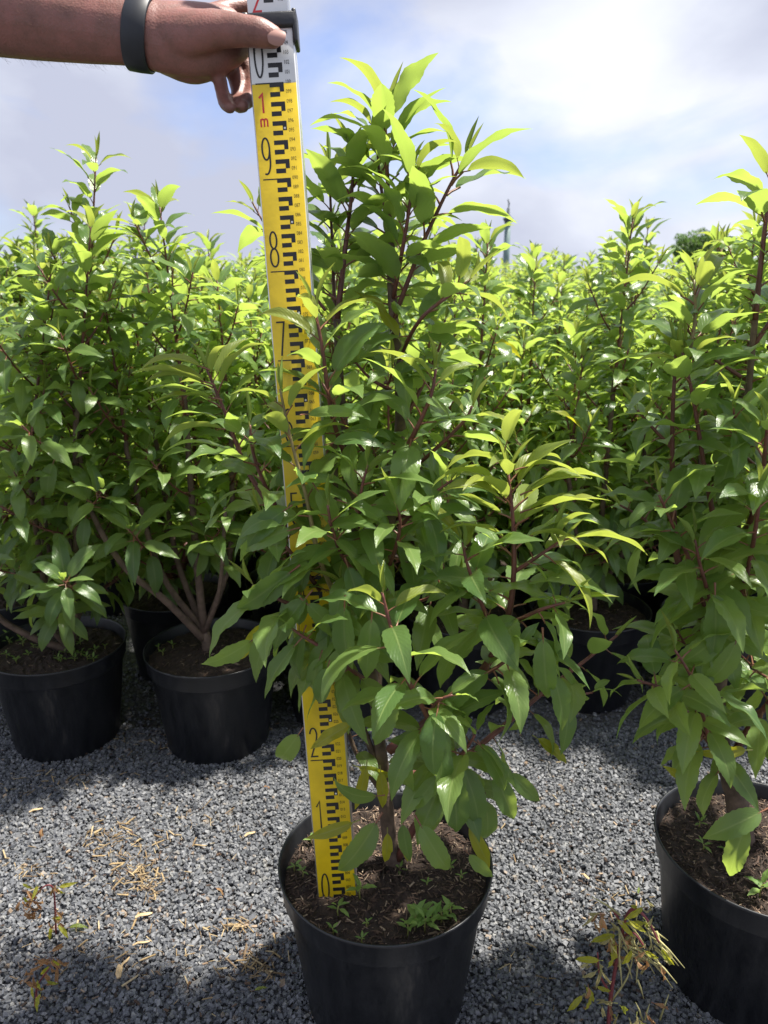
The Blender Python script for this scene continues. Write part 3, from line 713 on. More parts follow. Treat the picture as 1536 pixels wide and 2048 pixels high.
# ------------------------------------------------------------------ the shrub in the pot beside it
def side_shrub():
    c = Vector((0.533, 0.905, 0)); root = empty('potted_laurel', c)
    tag(root, 'bushy laurel with a thick bare trunk beside the measured one, no staff in its pot', 'shrub')
    add_pot(root, 1, 3200)
    P = Plant(33, 1.02); W = lambda px, py, Y: at(px, py, Y) - c
    S = P.shoot
    B = W(1500, 1640, 0.925); B.z = SOIL_Z - 0.012
    k1 = W(1452, 1530, 0.935)
    S([B, W(1470, 1585, 0.93), k1], 0.0175, 0.0135, spacing=None, bark='bark', sides=10)
    S([k1, W(1440, 1400, 0.95), W(1455, 1280, 0.96), W(1470, 1100, 0.97), W(1490, 860, 0.98), W(1510, 640, 0.98)], 0.0095, 0.0038, start=0.5, spacing=0.02, size=0.075, tip=None, bark='bark', sides=9, elev=(15, -5))
    S([W(1510, 640, 0.98), W(1525, 500, 0.98), W(1535, 420, 0.98), W(1545, 345, 0.98)], 0.004, 0.0016, spacing=0.0125, size=0.080, elev=(52, 10), n_tip=5, flat=0.4)
    S([W(1502, 700, 0.98), W(1580, 580, 0.97), W(1610, 480, 0.97)], 0.0035, 0.0016, start=0.1, spacing=0.015, size=0.078, elev=(50, 5), n_tip=5)
    S([k1, W(1412, 1400, 0.93), W(1418, 1280, 0.93), W(1380, 1190, 0.935), W(1352, 1100, 0.94), W(1345, 960, 0.945)], 0.0075, 0.004, start=0.72, spacing=0.018, size=0.076, tip=None, bark='twig', elev=(15, -8))
    S([W(1345, 960, 0.945), W(1345, 840, 0.945), W(1350, 740, 0.945), W(1352, 690, 0.945)], 0.0035, 0.0015, spacing=0.0155, size=0.076, elev=(45, 0), n_tip=4)
    S([W(1460, 1220, 0.955), W(1435, 1080, 0.93), W(1408, 930, 0.92), W(1385, 790, 0.92), W(1365, 705, 0.92)], 0.0046, 0.0016, start=0.15, spacing=0.0165, size=0.080, elev=(45, 0), n_tip=5)
    S([W(1372, 745, 0.925), W(1390, 640, 0.93), W(1388, 560, 0.935)], 0.0026, 0.0014, spacing=0.0135, size=0.078, elev=(46, 10), n_tip=6, bark='twig_g')
    S([W(1440, 1330, 0.95), W(1390, 1150, 0.90), W(1350, 1060, 0.88), W(1318, 990, 0.875)], 0.0036, 0.0015, start=0.2, spacing=0.0145, size=0.078, elev=(38, -8), droop=0.2, n_tip=2)
    S([W(1480, 1100, 0.965), W(1520, 980, 0.89), W(1530, 900, 0.86), W(1535, 840, 0.85)], 0.0042, 0.0016, start=0.1, spacing=0.0145, size=0.082, elev=(40, -5), droop=0.15, n_tip=2)
    S([W(1470, 1250, 0.955), W(1500, 1120, 0.87), W(1515, 1030, 0.84), W(1520, 980, 0.835)], 0.004, 0.0016, start=0.15, spacing=0.014, size=0.084, elev=(32, -12), droop=0.3, n_tip=1)
    S([W(1450, 1310, 0.955), W(1420, 1200, 0.88), W(1400, 1130, 0.86), W(1390, 1080, 0.855)], 0.0036, 0.0015, start=0.2, spacing=0.014, size=0.082, elev=(30, -12), droop=0.35, n_tip=1)
    S([W(1500, 1590, 0.90), W(1430, 1500, 0.87), W(1370, 1420, 0.86), W(1330, 1380, 0.855), W(1275, 1360, 0.85)], 0.0046, 0.0016, start=0.3, spacing=0.0165, size=0.078, elev=(25, -12), droop=0.35, n_tip=1)
    S([W(1420, 1490, 0.87), W(1400, 1410, 0.84), W(1380, 1350, 0.83), W(1350, 1300, 0.825)], 0.003, 0.0015, start=0.1, spacing=0.0145, size=0.084, elev=(20, -20), droop=0.5, n_tip=1)
    S([k1, W(1510, 1440, 0.92), W(1560, 1380, 0.90), W(1600, 1330, 0.89)], 0.006, 0.002, start=0.2, spacing=0.015, size=0.080, elev=(20, -18), droop=0.4, tip=None, bark='twig')
    S([W(1350, 1100, 0.94), W(1290, 1040, 0.96), W(1240, 1010, 0.97)], 0.0026, 0.0014, start=0.15, spacing=0.0155, size=0.076, elev=(32, -10), droop=0.2, n_tip=2)
    S([W(1348, 900, 0.945), W(1300, 850, 0.96), W(1275, 820, 0.965)], 0.0026, 0.0014, start=0.15, spacing=0.0155, size=0.076, elev=(35, -5), droop=0.1, n_tip=3)
    rg = P.rng
    for i in range(16):
        py = rg.uniform(620, 1420); f_ = (py - 620) / 800
        px = 1500 + rg.uniform(-95, 110) * (0.6 + 0.5 * f_)
        p0 = W(px, py + 70, 0.965 + rg.uniform(-0.04, 0.04))
        az = rg.uniform(0, 6.28); ln = rg.uniform(0.05, 0.12)
        p2 = p0 + Vector((math.cos(az) * ln, math.sin(az) * ln * 0.9, ln * rg.uniform(0.5, 1.2)))
        S([p0, p0.lerp(p2, 0.5) + Vector((0, 0, -0.008)), p2], 0.0026, 0.0013, start=0.15, spacing=0.0145, size=rg.uniform(0.07, 0.084), elev=(38, -8), droop=0.25 * f_, n_tip=2)
    for px, py, Y, dx, dy, dz, sz in ((1505, 1500, .85, -.9, -.2, .1, .07), (1360, 1560, .86, -.35, -.3, .5, .045), (1350, 1560, .86, .2, -.3, .6, .045), (1500, 1630, .82, -.3, -.2, -.8, .09), (1540, 1615, .82, -.9, -.2, -.35, .085), (1430, 1165, .845, .05, -.2, -1, .09), (1480, 1260, .85, -.3, -.2, -1, .09), (1455, 1250, .85, -.7, -.2, -.75, .085)):
        P.leaf(W(px, py, Y), Vector((dx, dy, dz)), Vector((0, -1, .45)), sz, 'yellow' if py in (1500, 1560) else 'leaf')
    P.build(root, 300, eye=Vector((0, 0, H_CAM)) - c)
side_shrub()

# ------------------------------------------------------------------ the block of potted laurels
def make_proto(seed, height, leaves_obj, lean=(0, 0), fork=0.05, nst=4, bare=0.06, with_lead=True, k=0, extra=()):
    """a laurel standing at the origin in its pot; height of its tip above the ground"""
    P = Plant(seed); rg = P.rng; S = P.shoot
    Z0 = SOIL_Z
    B = Vector((rg.uniform(-.01, .01), rg.uniform(-.01, .01), Z0 - 0.01))
    fk = B + Vector((lean[0] * 0.03, lean[1] * 0.03, fork))
    S([B, fk], 0.013, 0.011, spacing=None, bark='bark', sides=9)
    for e_pts, ra, rb in extra: S([fk + Vector(q) for q in e_pts], ra, rb, start=0.55, spacing=0.02, size=0.074, bark='bark', tip=None, elev=(25, -10), droop=0.2)
    a0 = rg.uniform(0, 6.28)
    for i in range(nst):
        az = a0 + 2 * PI * i / nst + rg.uniform(-0.4, 0.4)
        top = (height if i == 0 else rg.uniform(0.76, 0.93) * height) - rg.uniform(0, 0.03)
        sp = 0.03 if i == 0 else rg.uniform(0.08, 0.15)
        o = Vector((math.cos(az), math.sin(az), 0))
        tipp = Vector((lean[0], lean[1], 0)) * 0.16 + o * sp; tipp.z = top
        mid1 = fk.lerp(tipp, 0.22) + o * (0.05 if i else 0.0); mid2 = fk.lerp(tipp, 0.55) + o * (0.05 if i else 0.01) + Vector((rg.uniform(-.015, .015), rg.uniform(-.015, .015), 0))
        m3 = mid2.lerp(tipp, 0.5)
        cut = mid2.lerp(m3, 0.3)
        S([fk, mid1, mid2, cut], 0.0095 if i == 0 else 0.0075, 0.0045, start=0.4, spacing=0.024, size=0.07, tip=None, bark='bark', elev=(15, -15), droop=0.2)
        S([cut, m3, tipp], 0.0042, 0.0014, spacing=0.0135, size=0.076, elev=(54, 6), n_tip=4)
        # side shoots
        zz = Z0 + bare + rg.uniform(0, 0.05)
        ang = rg.uniform(0, 6.28)
        while zz < top - 0.14:
            f_ = (zz - Z0) / (top - Z0)
            q = [fk, mid1, mid2, m3, tipp]
            # point on the stem at this height
            pp = fk
            for a, b in zip(q, q[1:]):
                if a.z <= zz <= b.z: pp = a.lerp(b, (zz - a.z) / max(1e-5, b.z - a.z)); break
            ang += 2.4 + rg.uniform(-0.4, 0.4)
            ln = rg.uniform(0.10, 0.17) * (1.0 - 0.25 * f_)
            d = Vector((math.cos(ang), math.sin(ang), 0)) + o * (0.5 if i else 0.0)
            e = pp + d * ln * (0.95 - 0.35 * f_) + Vector((0, 0, ln * (0.35 + 0.85 * f_)))
            S([pp, pp.lerp(e, 0.5) + Vector((0, 0, -0.012)), e], 0.0026, 0.0013, start=0.12, spacing=0.0132, size=rg.uniform(0.066, 0.08), elev=(28 + 20 * f_, -16 + 16 * f_), droop=0.45 * (1 - f_), n_tip=(3 if f_ > 0.68 else (2 if f_ > .5 else 0)), tip=('young' if f_ > .5 else None), seg=3, sides=5)
            zz += rg.uniform(0.038, 0.062)
    return P
EYE = Vector((0, 0, H_CAM))
GRP = 'potted laurels standing in the block'
def spot_from(px, py, z=POT_H): return atz(px, py, z)
front = [  # x, y, seed, height, lean, turn, label
    (-0.715, 1.53, 101, 1.235, (0.95, 0.1), 0.0, 'potted laurel in the front row with low forked branches, weeds across its soil'),
    (-0.372, 1.52, 102, 1.13, (-0.35, 0.1), 0.0, 'front-row potted laurel with bare stems, one leaning over towards its weedy neighbour'),
    (0.500, 1.73, 103, 1.12, (0.0, 0.0), 0.6, 'shaded potted laurel in the front row between the measured laurel and its bushy neighbour'),
    (0.195, 1.71, 104, 1.08, (0.0, 0.0), 1.1, None),
    (-0.105, 1.64, 105, 1.10, (0.1, 0.0), 2.3, None),
    (0.810, 1.68, 106, 1.13, (0.0, 0.0), 1.9, None),
]
protos = []
HID = 'potted laurel in the front row, standing in the shade behind the two nearest pots'
for i, (x, y, sd, hh, ln, rz, lab) in enumerate(front):
    ex = {0: [([(0, 0, -.02), (-.07, -.03, .03), (-.13, -.05, .10), (-.16, -.06, .25)], .009, .005), ([(0, 0, -.02), (.03, -.03, .06), (.045, -.04, .2), (.05, -.05, .36)], .006, .0035), ([(0, 0, -.02), (-.015, -.045, .07), (.005, -.05, .25), (.0, -.05, .4)], .0055, .003)],
          1: [([(0, 0, -.02), (-.06, -.06, .10), (-.13, -.09, .19), (-.19, -.08, .33), (-.20, -.06, .55)], .0088, .0045), ([(0, 0, 0), (.05, -.05, .12), (.075, -.06, .3)], .006, .0035)]}.get(i, ())
    P = make_proto(sd, hh, 300, extra=ex, lean=ln, bare=(0.09, 0.20)[i] if i < 2 else 0.06, nst=4 if i else 5, fork=0.035 if i == 0 else 0.06)
    root = empty('potted_laurel', (x, y, 0), rz)
    tag(root, lab or HID, 'shrub', GRP)
    add_pot(root, i + 2, 500)
    inv = Matrix.Translation((x, y, 0)) @ Matrix.Rotation(rz, 4, 'Z')
    P.build(root, 300, eye=inv.inverted() @ EYE)
    protos.append(P)
# rows behind: shared foliage meshes
far_protos = []
for i, (sd, hh) in enumerate(((201, 1.13), (202, 1.09), (203, 1.18), (204, 1.06), (205, 1.12))):
    P = make_proto(sd, hh, 0, nst=4)
    stems = MB()
    for S_, rad, bark, sides in P.branches: stems.tube(S_[::2] + ([S_[-1]] if (len(S_) - 1) % 2 else []), rad[::2] + ([rad[-1]] if (len(S_) - 1) % 2 else []), 5, caps=False)
    sm = stems.mesh('stems', M['twig'])
    fo = merged_leaves('foliage', P.leaves, None, seed=sd)
    fm = fo.data; bpy.data.objects.remove(fo)
    far_protos.append((sm, fm, P))
rr = random.Random(77)
spots = []
y = 2.28; row = 0
while y < 5.6:
    hw = 0.53 * y + 0.35
    x = -hw + (0.19 if row % 2 else 0.0) + rr.uniform(-.05, .05)
    while x < hw:
        spots.append((x + rr.uniform(-.04, .04), y + rr.uniform(-.04, .04), row)); x += 0.345
    y += 0.32; row += 1
spots = [(-0.545, 1.86, 0), (-0.95, 1.84, 0), (-0.24, 1.95, 0), (0.05, 1.99, 0), (0.35, 2.02, 0), (0.65, 2.02, 0), (1.11, 1.72, 0), (0.96, 1.98, 0)] + [s for s in spots if min((s[0] - q[0]) ** 2 + (s[1] - q[1]) ** 2 for q in [(-0.545, 1.86), (-0.95, 1.84), (-0.24, 1.95), (0.05, 1.99), (0.35, 2.02), (0.65, 2.02), (1.11, 1.72), (0.96, 1.98)] + [(f[0], f[1]) for f in front]) > 0.30 ** 2]
first = {}
for n, (x, y, row) in enumerate(spots):
    k = rr.randrange(5)
    sc = rr.uniform(0.91, 1.07)
    root = empty('potted_laurel', (x, y, 0), rr.uniform(0, 6.28), sc)
    if n == 0: tag(root, 'potted laurel in deep shade, its pot between the two front pots with weeds', 'shrub', GRP)
    else: tag(root, 'potted laurel in the rows behind the front row of the block', 'shrub', GRP)
    sm, fm, P = far_protos[k]
    link('pot', POT_ME, root); link('soil', SOIL_ME[k % 3], root)
    link('stems', sm, root)
    if y < 2.5:                          # near enough to tell the leaves apart
        Mi = root.matrix_basis.inverted()
        eye = Matrix.LocRotScale(root.location, root.rotation_euler, root.scale).inverted() @ EYE
        s_ = sorted(P.leaves, key=lambda l: (l[0].translation - eye).length / (l[3] + 0.02))
        for mtx, cls, vi, size in s_[:240]:
            o = bpy.data.objects.new('leaf', LEAF[cls][0][vi][0]); C.objects.link(o); o.parent = root; o.matrix_local = mtx
        merged_leaves('foliage', s_[240:], root, seed=n)
    else:
        f = link('foliage', fm, root); f['kind'] = 'stuff'
# the far end of the block reads as one mass
LOWG = {}
for cls in ('leaf', 'young', 'bud', 'yellow'):
    LOWG[cls] = [leaf_geo(random.Random(i), 4, 1, arch=0.5 + 0.2 * i, fold=0.5, wave=0.05, width=0.4, teeth=False, petn=0) for i in range(5)]
far_leaves = []
y = 5.75
while y < 17:
    hw = 0.53 * y + 0.6; x = -hw
    while x < hw:
        X = x + rr.uniform(-.12, .12); Y = y + rr.uniform(-.12, .12); top = rr.uniform(1.04, 1.18) + 0.006 * (Y - 5.7)
        for s in range(3):
            tx, ty = X + rr.uniform(-.15, .15), Y + rr.uniform(-.15, .15); tp = top - (0 if s == 0 else rr.uniform(0.04, 0.2))
            nl = 19 if y < 9 else 14
            for j in range(nl):
                h = tp - (j / nl) ** 1.1 * 0.42
                az = rr.uniform(0, 6.28); e = R(60 - 60 * j / nl + rr.uniform(-12, 12)); ro = rr.uniform(0, 0.02 + 0.10 * j / nl)
                d = Vector((math.cos(az) * math.cos(e), math.sin(az) * math.cos(e), math.sin(e)))
                p = Vector((tx + d.x * ro, ty + d.y * ro, h))
                sz = (0.05 + 0.05 * min(1, j / 6)) * rr.uniform(0.9, 1.2)
                far_leaves.append((leaf_matrix(p, d, Vector((rr.uniform(-.2, .2), rr.uniform(-.2, .2), 1)), sz), 'young' if j < 5 else 'leaf', rr.randrange(5), sz))
        x += 0.42
    y += 0.42 if y < 9 else 0.55
o = merged_leaves('laurel_block', far_leaves, None, seed=9, geos=LOWG)
tag(o, 'far rows of the laurel block merging into one green mass', 'hedge', kind='stuff')

# ------------------------------------------------------------------ the measuring staff
M['s_yellow'] = simple('staff_yellow', (0.74, 0.52, 0.012), 0.38, 0.13, 32, 0.12, 90)
M['s_white'] = simple('staff_white', (0.74, 0.75, 0.74), 0.4, 0.05, 12)
M['s_alu'] = simple('staff_aluminium', (0.66, 0.66, 0.66), 0.35, 0.1, 30, metal=0.85)
M['s_cap'] = simple('staff_foot', (0.42, 0.36, 0.20), 0.7, 0.5, 70, 0.3, 300)
M['s_black'] = simple('staff_ink', (0.012, 0.012, 0.014), 0.45)
M['s_red'] = simple('staff_red_ink', (0.62, 0.03, 0.035), 0.45)
M['s_clamp'] = simple('clamp_plastic', (0.014, 0.015, 0.018), 0.4, 0.3, 60, 0.15, 200)
u_c = Vector((-0.0607, -0.9848, -0.1626)).normalized()
r_c = Vector((1, -0.0617, 0)).normalized()
U_ = d2w(*u_c); Rv = d2w(*r_c); Nv = Rv.cross(U_).normalized()      # Nv looks at the camera
if Nv.y > 0: Nv = -Nv
base0 = c2w(-0.0442, 0.5105, 1.0097) - Rv * 0.0165 - Nv * 0.0005
staff = empty('measuring_staff'); 
staff.matrix_world = Matrix.Translation(base0) @ Matrix((Rv, U_, Nv)).transposed().to_4x4()
tag(staff, 'yellow and white levelling staff with black centimetre marks standing in the pot', 'measuring staff')
SW, SD = 0.0520, 0.024
b = MB(); b.box((0, 0.5295, -SD / 2 - 0.0008), (SW, 1.059, SD), bev=0.0025); b.build('section_body', M['s_alu'], staff)
b = MB(); b.box((0, 0.5025, -0.0008), (SW - 0.0032, 0.993, 0.0012), bev=0.0003); b.build('yellow_face', M['s_yellow'], staff)
b = MB(); b.box((0, 1.0285, -0.0008), (SW - 0.0032, 0.058, 0.0012), bev=0.0003); b.build('white_face', M['s_white'], staff)
b = MB(); b.box((0, -0.0035, -SD / 2 - 0.0006), (SW + 0.0012, 0.0165, SD + 0.0016), bev=0.002); b.build('foot_cap', M['s_cap'], staff)
ZT = 0.00005                                                          # print lies just proud of the face
def X_(cm): return cm * 0.01 - SW / 2
marks = MB()
def pr(mb, x0, x1, y0, y1, mi=0, z=ZT, t=0.00022):
    mb.box(((x0 + x1) / 2, (y0 + y1) / 2, z), (x1 - x0, y1 - y0, t), mi=mi)
for c in range(104, 0, -2):
    if c == 104: y0 = 1.04
    y0 = c * 0.01
    h = 0.0047
    dots = c % 10 == 6
    pr(marks, X_(2.1), X_(3.2), y0 - h, y0)
    pr(marks, X_(3.2), X_(3.66), y0 - 0.0098, y0)
    if y0 - 0.0147 > 0.001: pr(marks, X_(2.1), X_(3.2), y0 - 0.0147, y0 - 0.0098)
marks.build('centimetre_marks', M['s_black'], staff, smooth=False)
dots = MB()
for c in range(6, 100, 10):
    cy = c * 0.01 - 0.0075
    dots.add([(X_(3.43) + 0.0012 * math.cos(2 * PI * j / 14), cy + 0.0012 * math.sin(2 * PI * j / 14), ZT + 0.0003) for j in range(14)], [tuple(range(14))])
dots.build('white_dots', M['s_white'], staff, smooth=False)
lines = MB()
for c in range(10, 101, 10): pr(lines, X_(0.55), X_(2.1), c * 0.01 - 0.0012, c * 0.01)
lines.build('decimetre_lines', M['s_black'], staff, smooth=False)
def arc(cx, cy, rx, ry, a0, a1, n=16): return [(cx + rx * math.cos(R(a0 + (a1 - a0) * i / n)), cy + ry * math.sin(R(a0 + (a1 - a0) * i / n))) for i in range(n + 1)]
DIG = {  # strokes in a box 0..1 wide, 0..1 high
    '0': [arc(.5, .5, .5, .5, 90, 450, 40)],
    '1': [[(.12, .80), (.62, 1.0), (.62, 0.0)]],
    '2': [arc(.5, .76, .48, .24, 170, -10, 18) + [(.86, .55), (.04, .0), (1.0, .0)]],
    '3': [arc(.48, .76, .44, .24, 160, -90, 18), arc(.48, .26, .5, .26, 90, -160, 18)],
    '4': [[(.75, 0), (.75, 1), (0, .28), (1, .28)]],
    '5': [[(.92, 1), (.12, 1), (.08, .56)] + arc(.48, .31, .5, .31, 120, -150, 20)],
    '6': [arc(.52, .30, .48, .30, 0, 360, 30), [(.04, .34)] + arc(.62, .62, .58, .38, 175, 70, 12)],
    '7': [[(.0, 1.0), (1.0, 1.0), (.42, 0.0)]],
    '8': [arc(.5, .76, .42, .24, -90, 270, 30), arc(.5, .26, .5, .26, 90, 450, 30)],
    '9': [arc(.48, .70, .46, .30, 0, 360, 30), [(.94, .68)] + arc(.38, .36, .56, .36, 5, -110, 12)],
    'm': [[(0, 0), (0, 1)], [(0, .7)] + arc(.25, .72, .25, .28, 180, 0, 10) + [(.5, 0)], [(.5, .7)] + arc(.75, .72, .25, .28, 180, 0, 10) + [(1, 0)]],
}
def ribbon(mb, pts, w, z, mi=0):
    pts = [Vector((p[0], p[1])) for p in pts]; n = len(pts); closed = (pts[0] - pts[-1]).length < 1e-6
    if closed: pts = pts[:-1]; n -= 1
    Lf, Rt = [], []
    for i in range(n):
        a = pts[i - 1] if (i > 0 or closed) else None; c = pts[(i + 1) % n] if (i < n - 1 or closed) else None
        t1 = (pts[i] - a).normalized() if a is not None else None; t2 = (c - pts[i]).normalized() if c is not None else None
        if t1 is None: t1 = t2
        if t2 is None: t2 = t1
        n1 = Vector((-t1.y, t1.x)); n2 = Vector((-t2.y, t2.x)); mm_ = (n1 + n2)
        if mm_.length < 1e-4: mm_ = n1
        mm_.normalize(); k = min(1.8, 1 / max(0.3, mm_.dot(n1)))
        Lf.append(pts[i] + mm_ * w / 2 * k); Rt.append(pts[i] - mm_ * w / 2 * k)
    vs = [(p.x, p.y, z) for p in Lf] + [(p.x, p.y, z) for p in Rt]
    m_ = n if closed else n - 1
    mb.add(vs, [(n + i, n + (i + 1) % n, (i + 1) % n, i) for i in range(m_)], mi)
def glyph(mb, ch, x, y, w, h, sw, z=ZT + 0.0002):
    for k, s in enumerate(DIG[ch]): ribbon(mb, [(x + (sw / 2) + p[0] * (w - sw), y + sw / 2 + p[1] * (h - sw)) for p in s], sw, z + k * 0.00004)
for c in range(0, 10):
    mb = MB(); glyph(mb, str(c), X_(0.60), c * 0.1 + (0.004 if c else 0.0015), 0.0108, 0.040, 0.0019); mb.build('numeral', M['s_black'], staff, smooth=False)
mb = MB(); glyph(mb, '0', X_(0.60), 1.005, 0.0108, 0.046, 0.0019); mb.build('numeral', M['s_black'], staff, smooth=False)
mb = MB(); glyph(mb, '1', X_(0.62), 0.968, 0.0100, 0.022, 0.0022); glyph(mb, 'm', X_(0.75), 0.954, 0.0090, 0.0098, 0.0017); mb.build('red_numeral', M['s_red'], staff, smooth=False)
def text_mesh(jobs, name, mat_, parent):
    """jobs: (text, x centre, y centre, height, x squeeze, z)"""
    obs = []
    for t, x, y, h, sq, z in jobs:
        cu = bpy.data.curves.new('t', 'FONT'); cu.body = t; cu.align_x = 'CENTER'; cu.align_y = 'CENTER'; cu.size = h / 0.70; cu.resolution_u = 2
        ob = bpy.data.objects.new('t', cu); C.objects.link(ob); obs.append((ob, x, y, sq, z))
    bpy.context.view_layer.update(); dg = bpy.context.evaluated_depsgraph_get()
    mb = MB()
    for ob, x, y, sq, z in obs:
        me = bpy.data.meshes.new_from_object(ob.evaluated_get(dg))
        mb.add([(v.co.x * sq + x, v.co.y + y, z) for v in me.vertices], [tuple(p.vertices) for p in me.polygons])
        bpy.data.meshes.remove(me)
    for ob, *_ in obs:
        cu = ob.data; bpy.data.objects.remove(ob); bpy.data.curves.remove(cu)
    return mb.build(name, mat_, parent, smooth=False)
text_mesh([('%03d' % c, X_(4.16), c * 0.01, 0.0041, 0.72, ZT + 0.0002) for c in range(1, 106)], 'centimetre_numerals', M['s_black'], staff)
# clamp and the narrower section pulled out of it
b = MB(); b.box((0, 1.0625, -SD / 2), (SW + 0.007, 0.0165, SD + 0.009), bev=0.003)
b.box((0.0275, 1.0560, -SD / 2), (0.005, 0.034, SD + 0.008), bev=0.002)
b.box((-0.026, 1.064, -SD / 2), (0.009, 0.014, SD + 0.012), bev=0.003); b.build('clamp', M['s_clamp'], staff)
b = MB(); b.box((0, 1.155, -SD / 2), (SW - 0.006, 0.19, SD - 0.006), bev=0.002); b.build('inner_section', M['s_alu'], staff)
b = MB(); b.box((-0.0005, 1.157, -0.0030), (SW - 0.0090, 0.186, 0.0008)); b.build('inner_white_face', M['s_white'], staff, smooth=False)
b = MB()
for k in range(0, 14, 2):
    y0 = 1.0865 + k * 0.01
    pr(b, X_(2.15), X_(3.2), y0 - 0.0047, y0, z=-0.0025); pr(b, X_(2.9), X_(3.35), y0 + 0.0051, y0 + 0.0098, z=-0.0025)
b.build('inner_marks', M['s_black'], staff, smooth=False)
mb = MB(); glyph(mb, '2', X_(0.85), 1.0725, 0.0115, 0.030, 0.0022, z=-0.0024); mb.build('red_numeral', M['s_red'], staff, smooth=False)
text_mesh([('%03d' % c, X_(3.95), 1.0845 + (c - 198) * 0.01, 0.0041, 0.72, -0.0024) for c in range(198, 208)], 'inner_numerals', M['s_black'], staff)

# ------------------------------------------------------------------ the hand and forearm that hold it
m, nt, b, L = mat('skin')
tcn = nd(nt, 'ShaderNodeTexCoord')
n1 = nd(nt, 'ShaderNodeTexNoise', Scale=34.0, Detail=9.0, Roughness=0.75); L(tcn.outputs['Object'], n1.inputs['Vector'])
r1 = ramp(nt, [(0.28, (0.13, 0.050, 0.038)), (0.42, (0.185, 0.082, 0.062)), (0.58, (0.24, 0.098, 0.078)), (0.75, (0.27, 0.108, 0.09))], n1.outputs['Fac']); L(r1.outputs['Color'], b.inputs['Base Color'])
b.inputs['Roughness'].default_value = 0.5
b.inputs['Subsurface Weight'].default_value = 0.15; b.inputs['Subsurface Radius'].default_value = (0.008, 0.003, 0.0015)
b.inputs['Subsurface Scale'].default_value = 0.6
n2 = nd(nt, 'ShaderNodeTexVoronoi', Scale=420.0); L(tcn.outputs['Object'], n2.inputs['Vector'])
n3 = nd(nt, 'ShaderNodeTexNoise', Scale=90.0, Detail=5.0); L(tcn.outputs['Object'], n3.inputs['Vector'])
sm_ = nd(nt, 'ShaderNodeMath', operation='ADD'); L(n2.outputs['Distance'], sm_.inputs[0]); L(n3.outputs['Fac'], sm_.inputs[1])
bp = nd(nt, 'ShaderNodeBump', Strength=0.28, Distance=0.0008); L(sm_.outputs[0], bp.inputs['Height']); L(bp.outputs['Normal'], b.inputs['Normal'])
M['skin'] = m
M['nail'] = simple('nail', (0.34, 0.18, 0.145), 0.42)
M['band'] = simple('band_rubber', (0.008, 0.010, 0.015), 0.5, 0.2, 80)
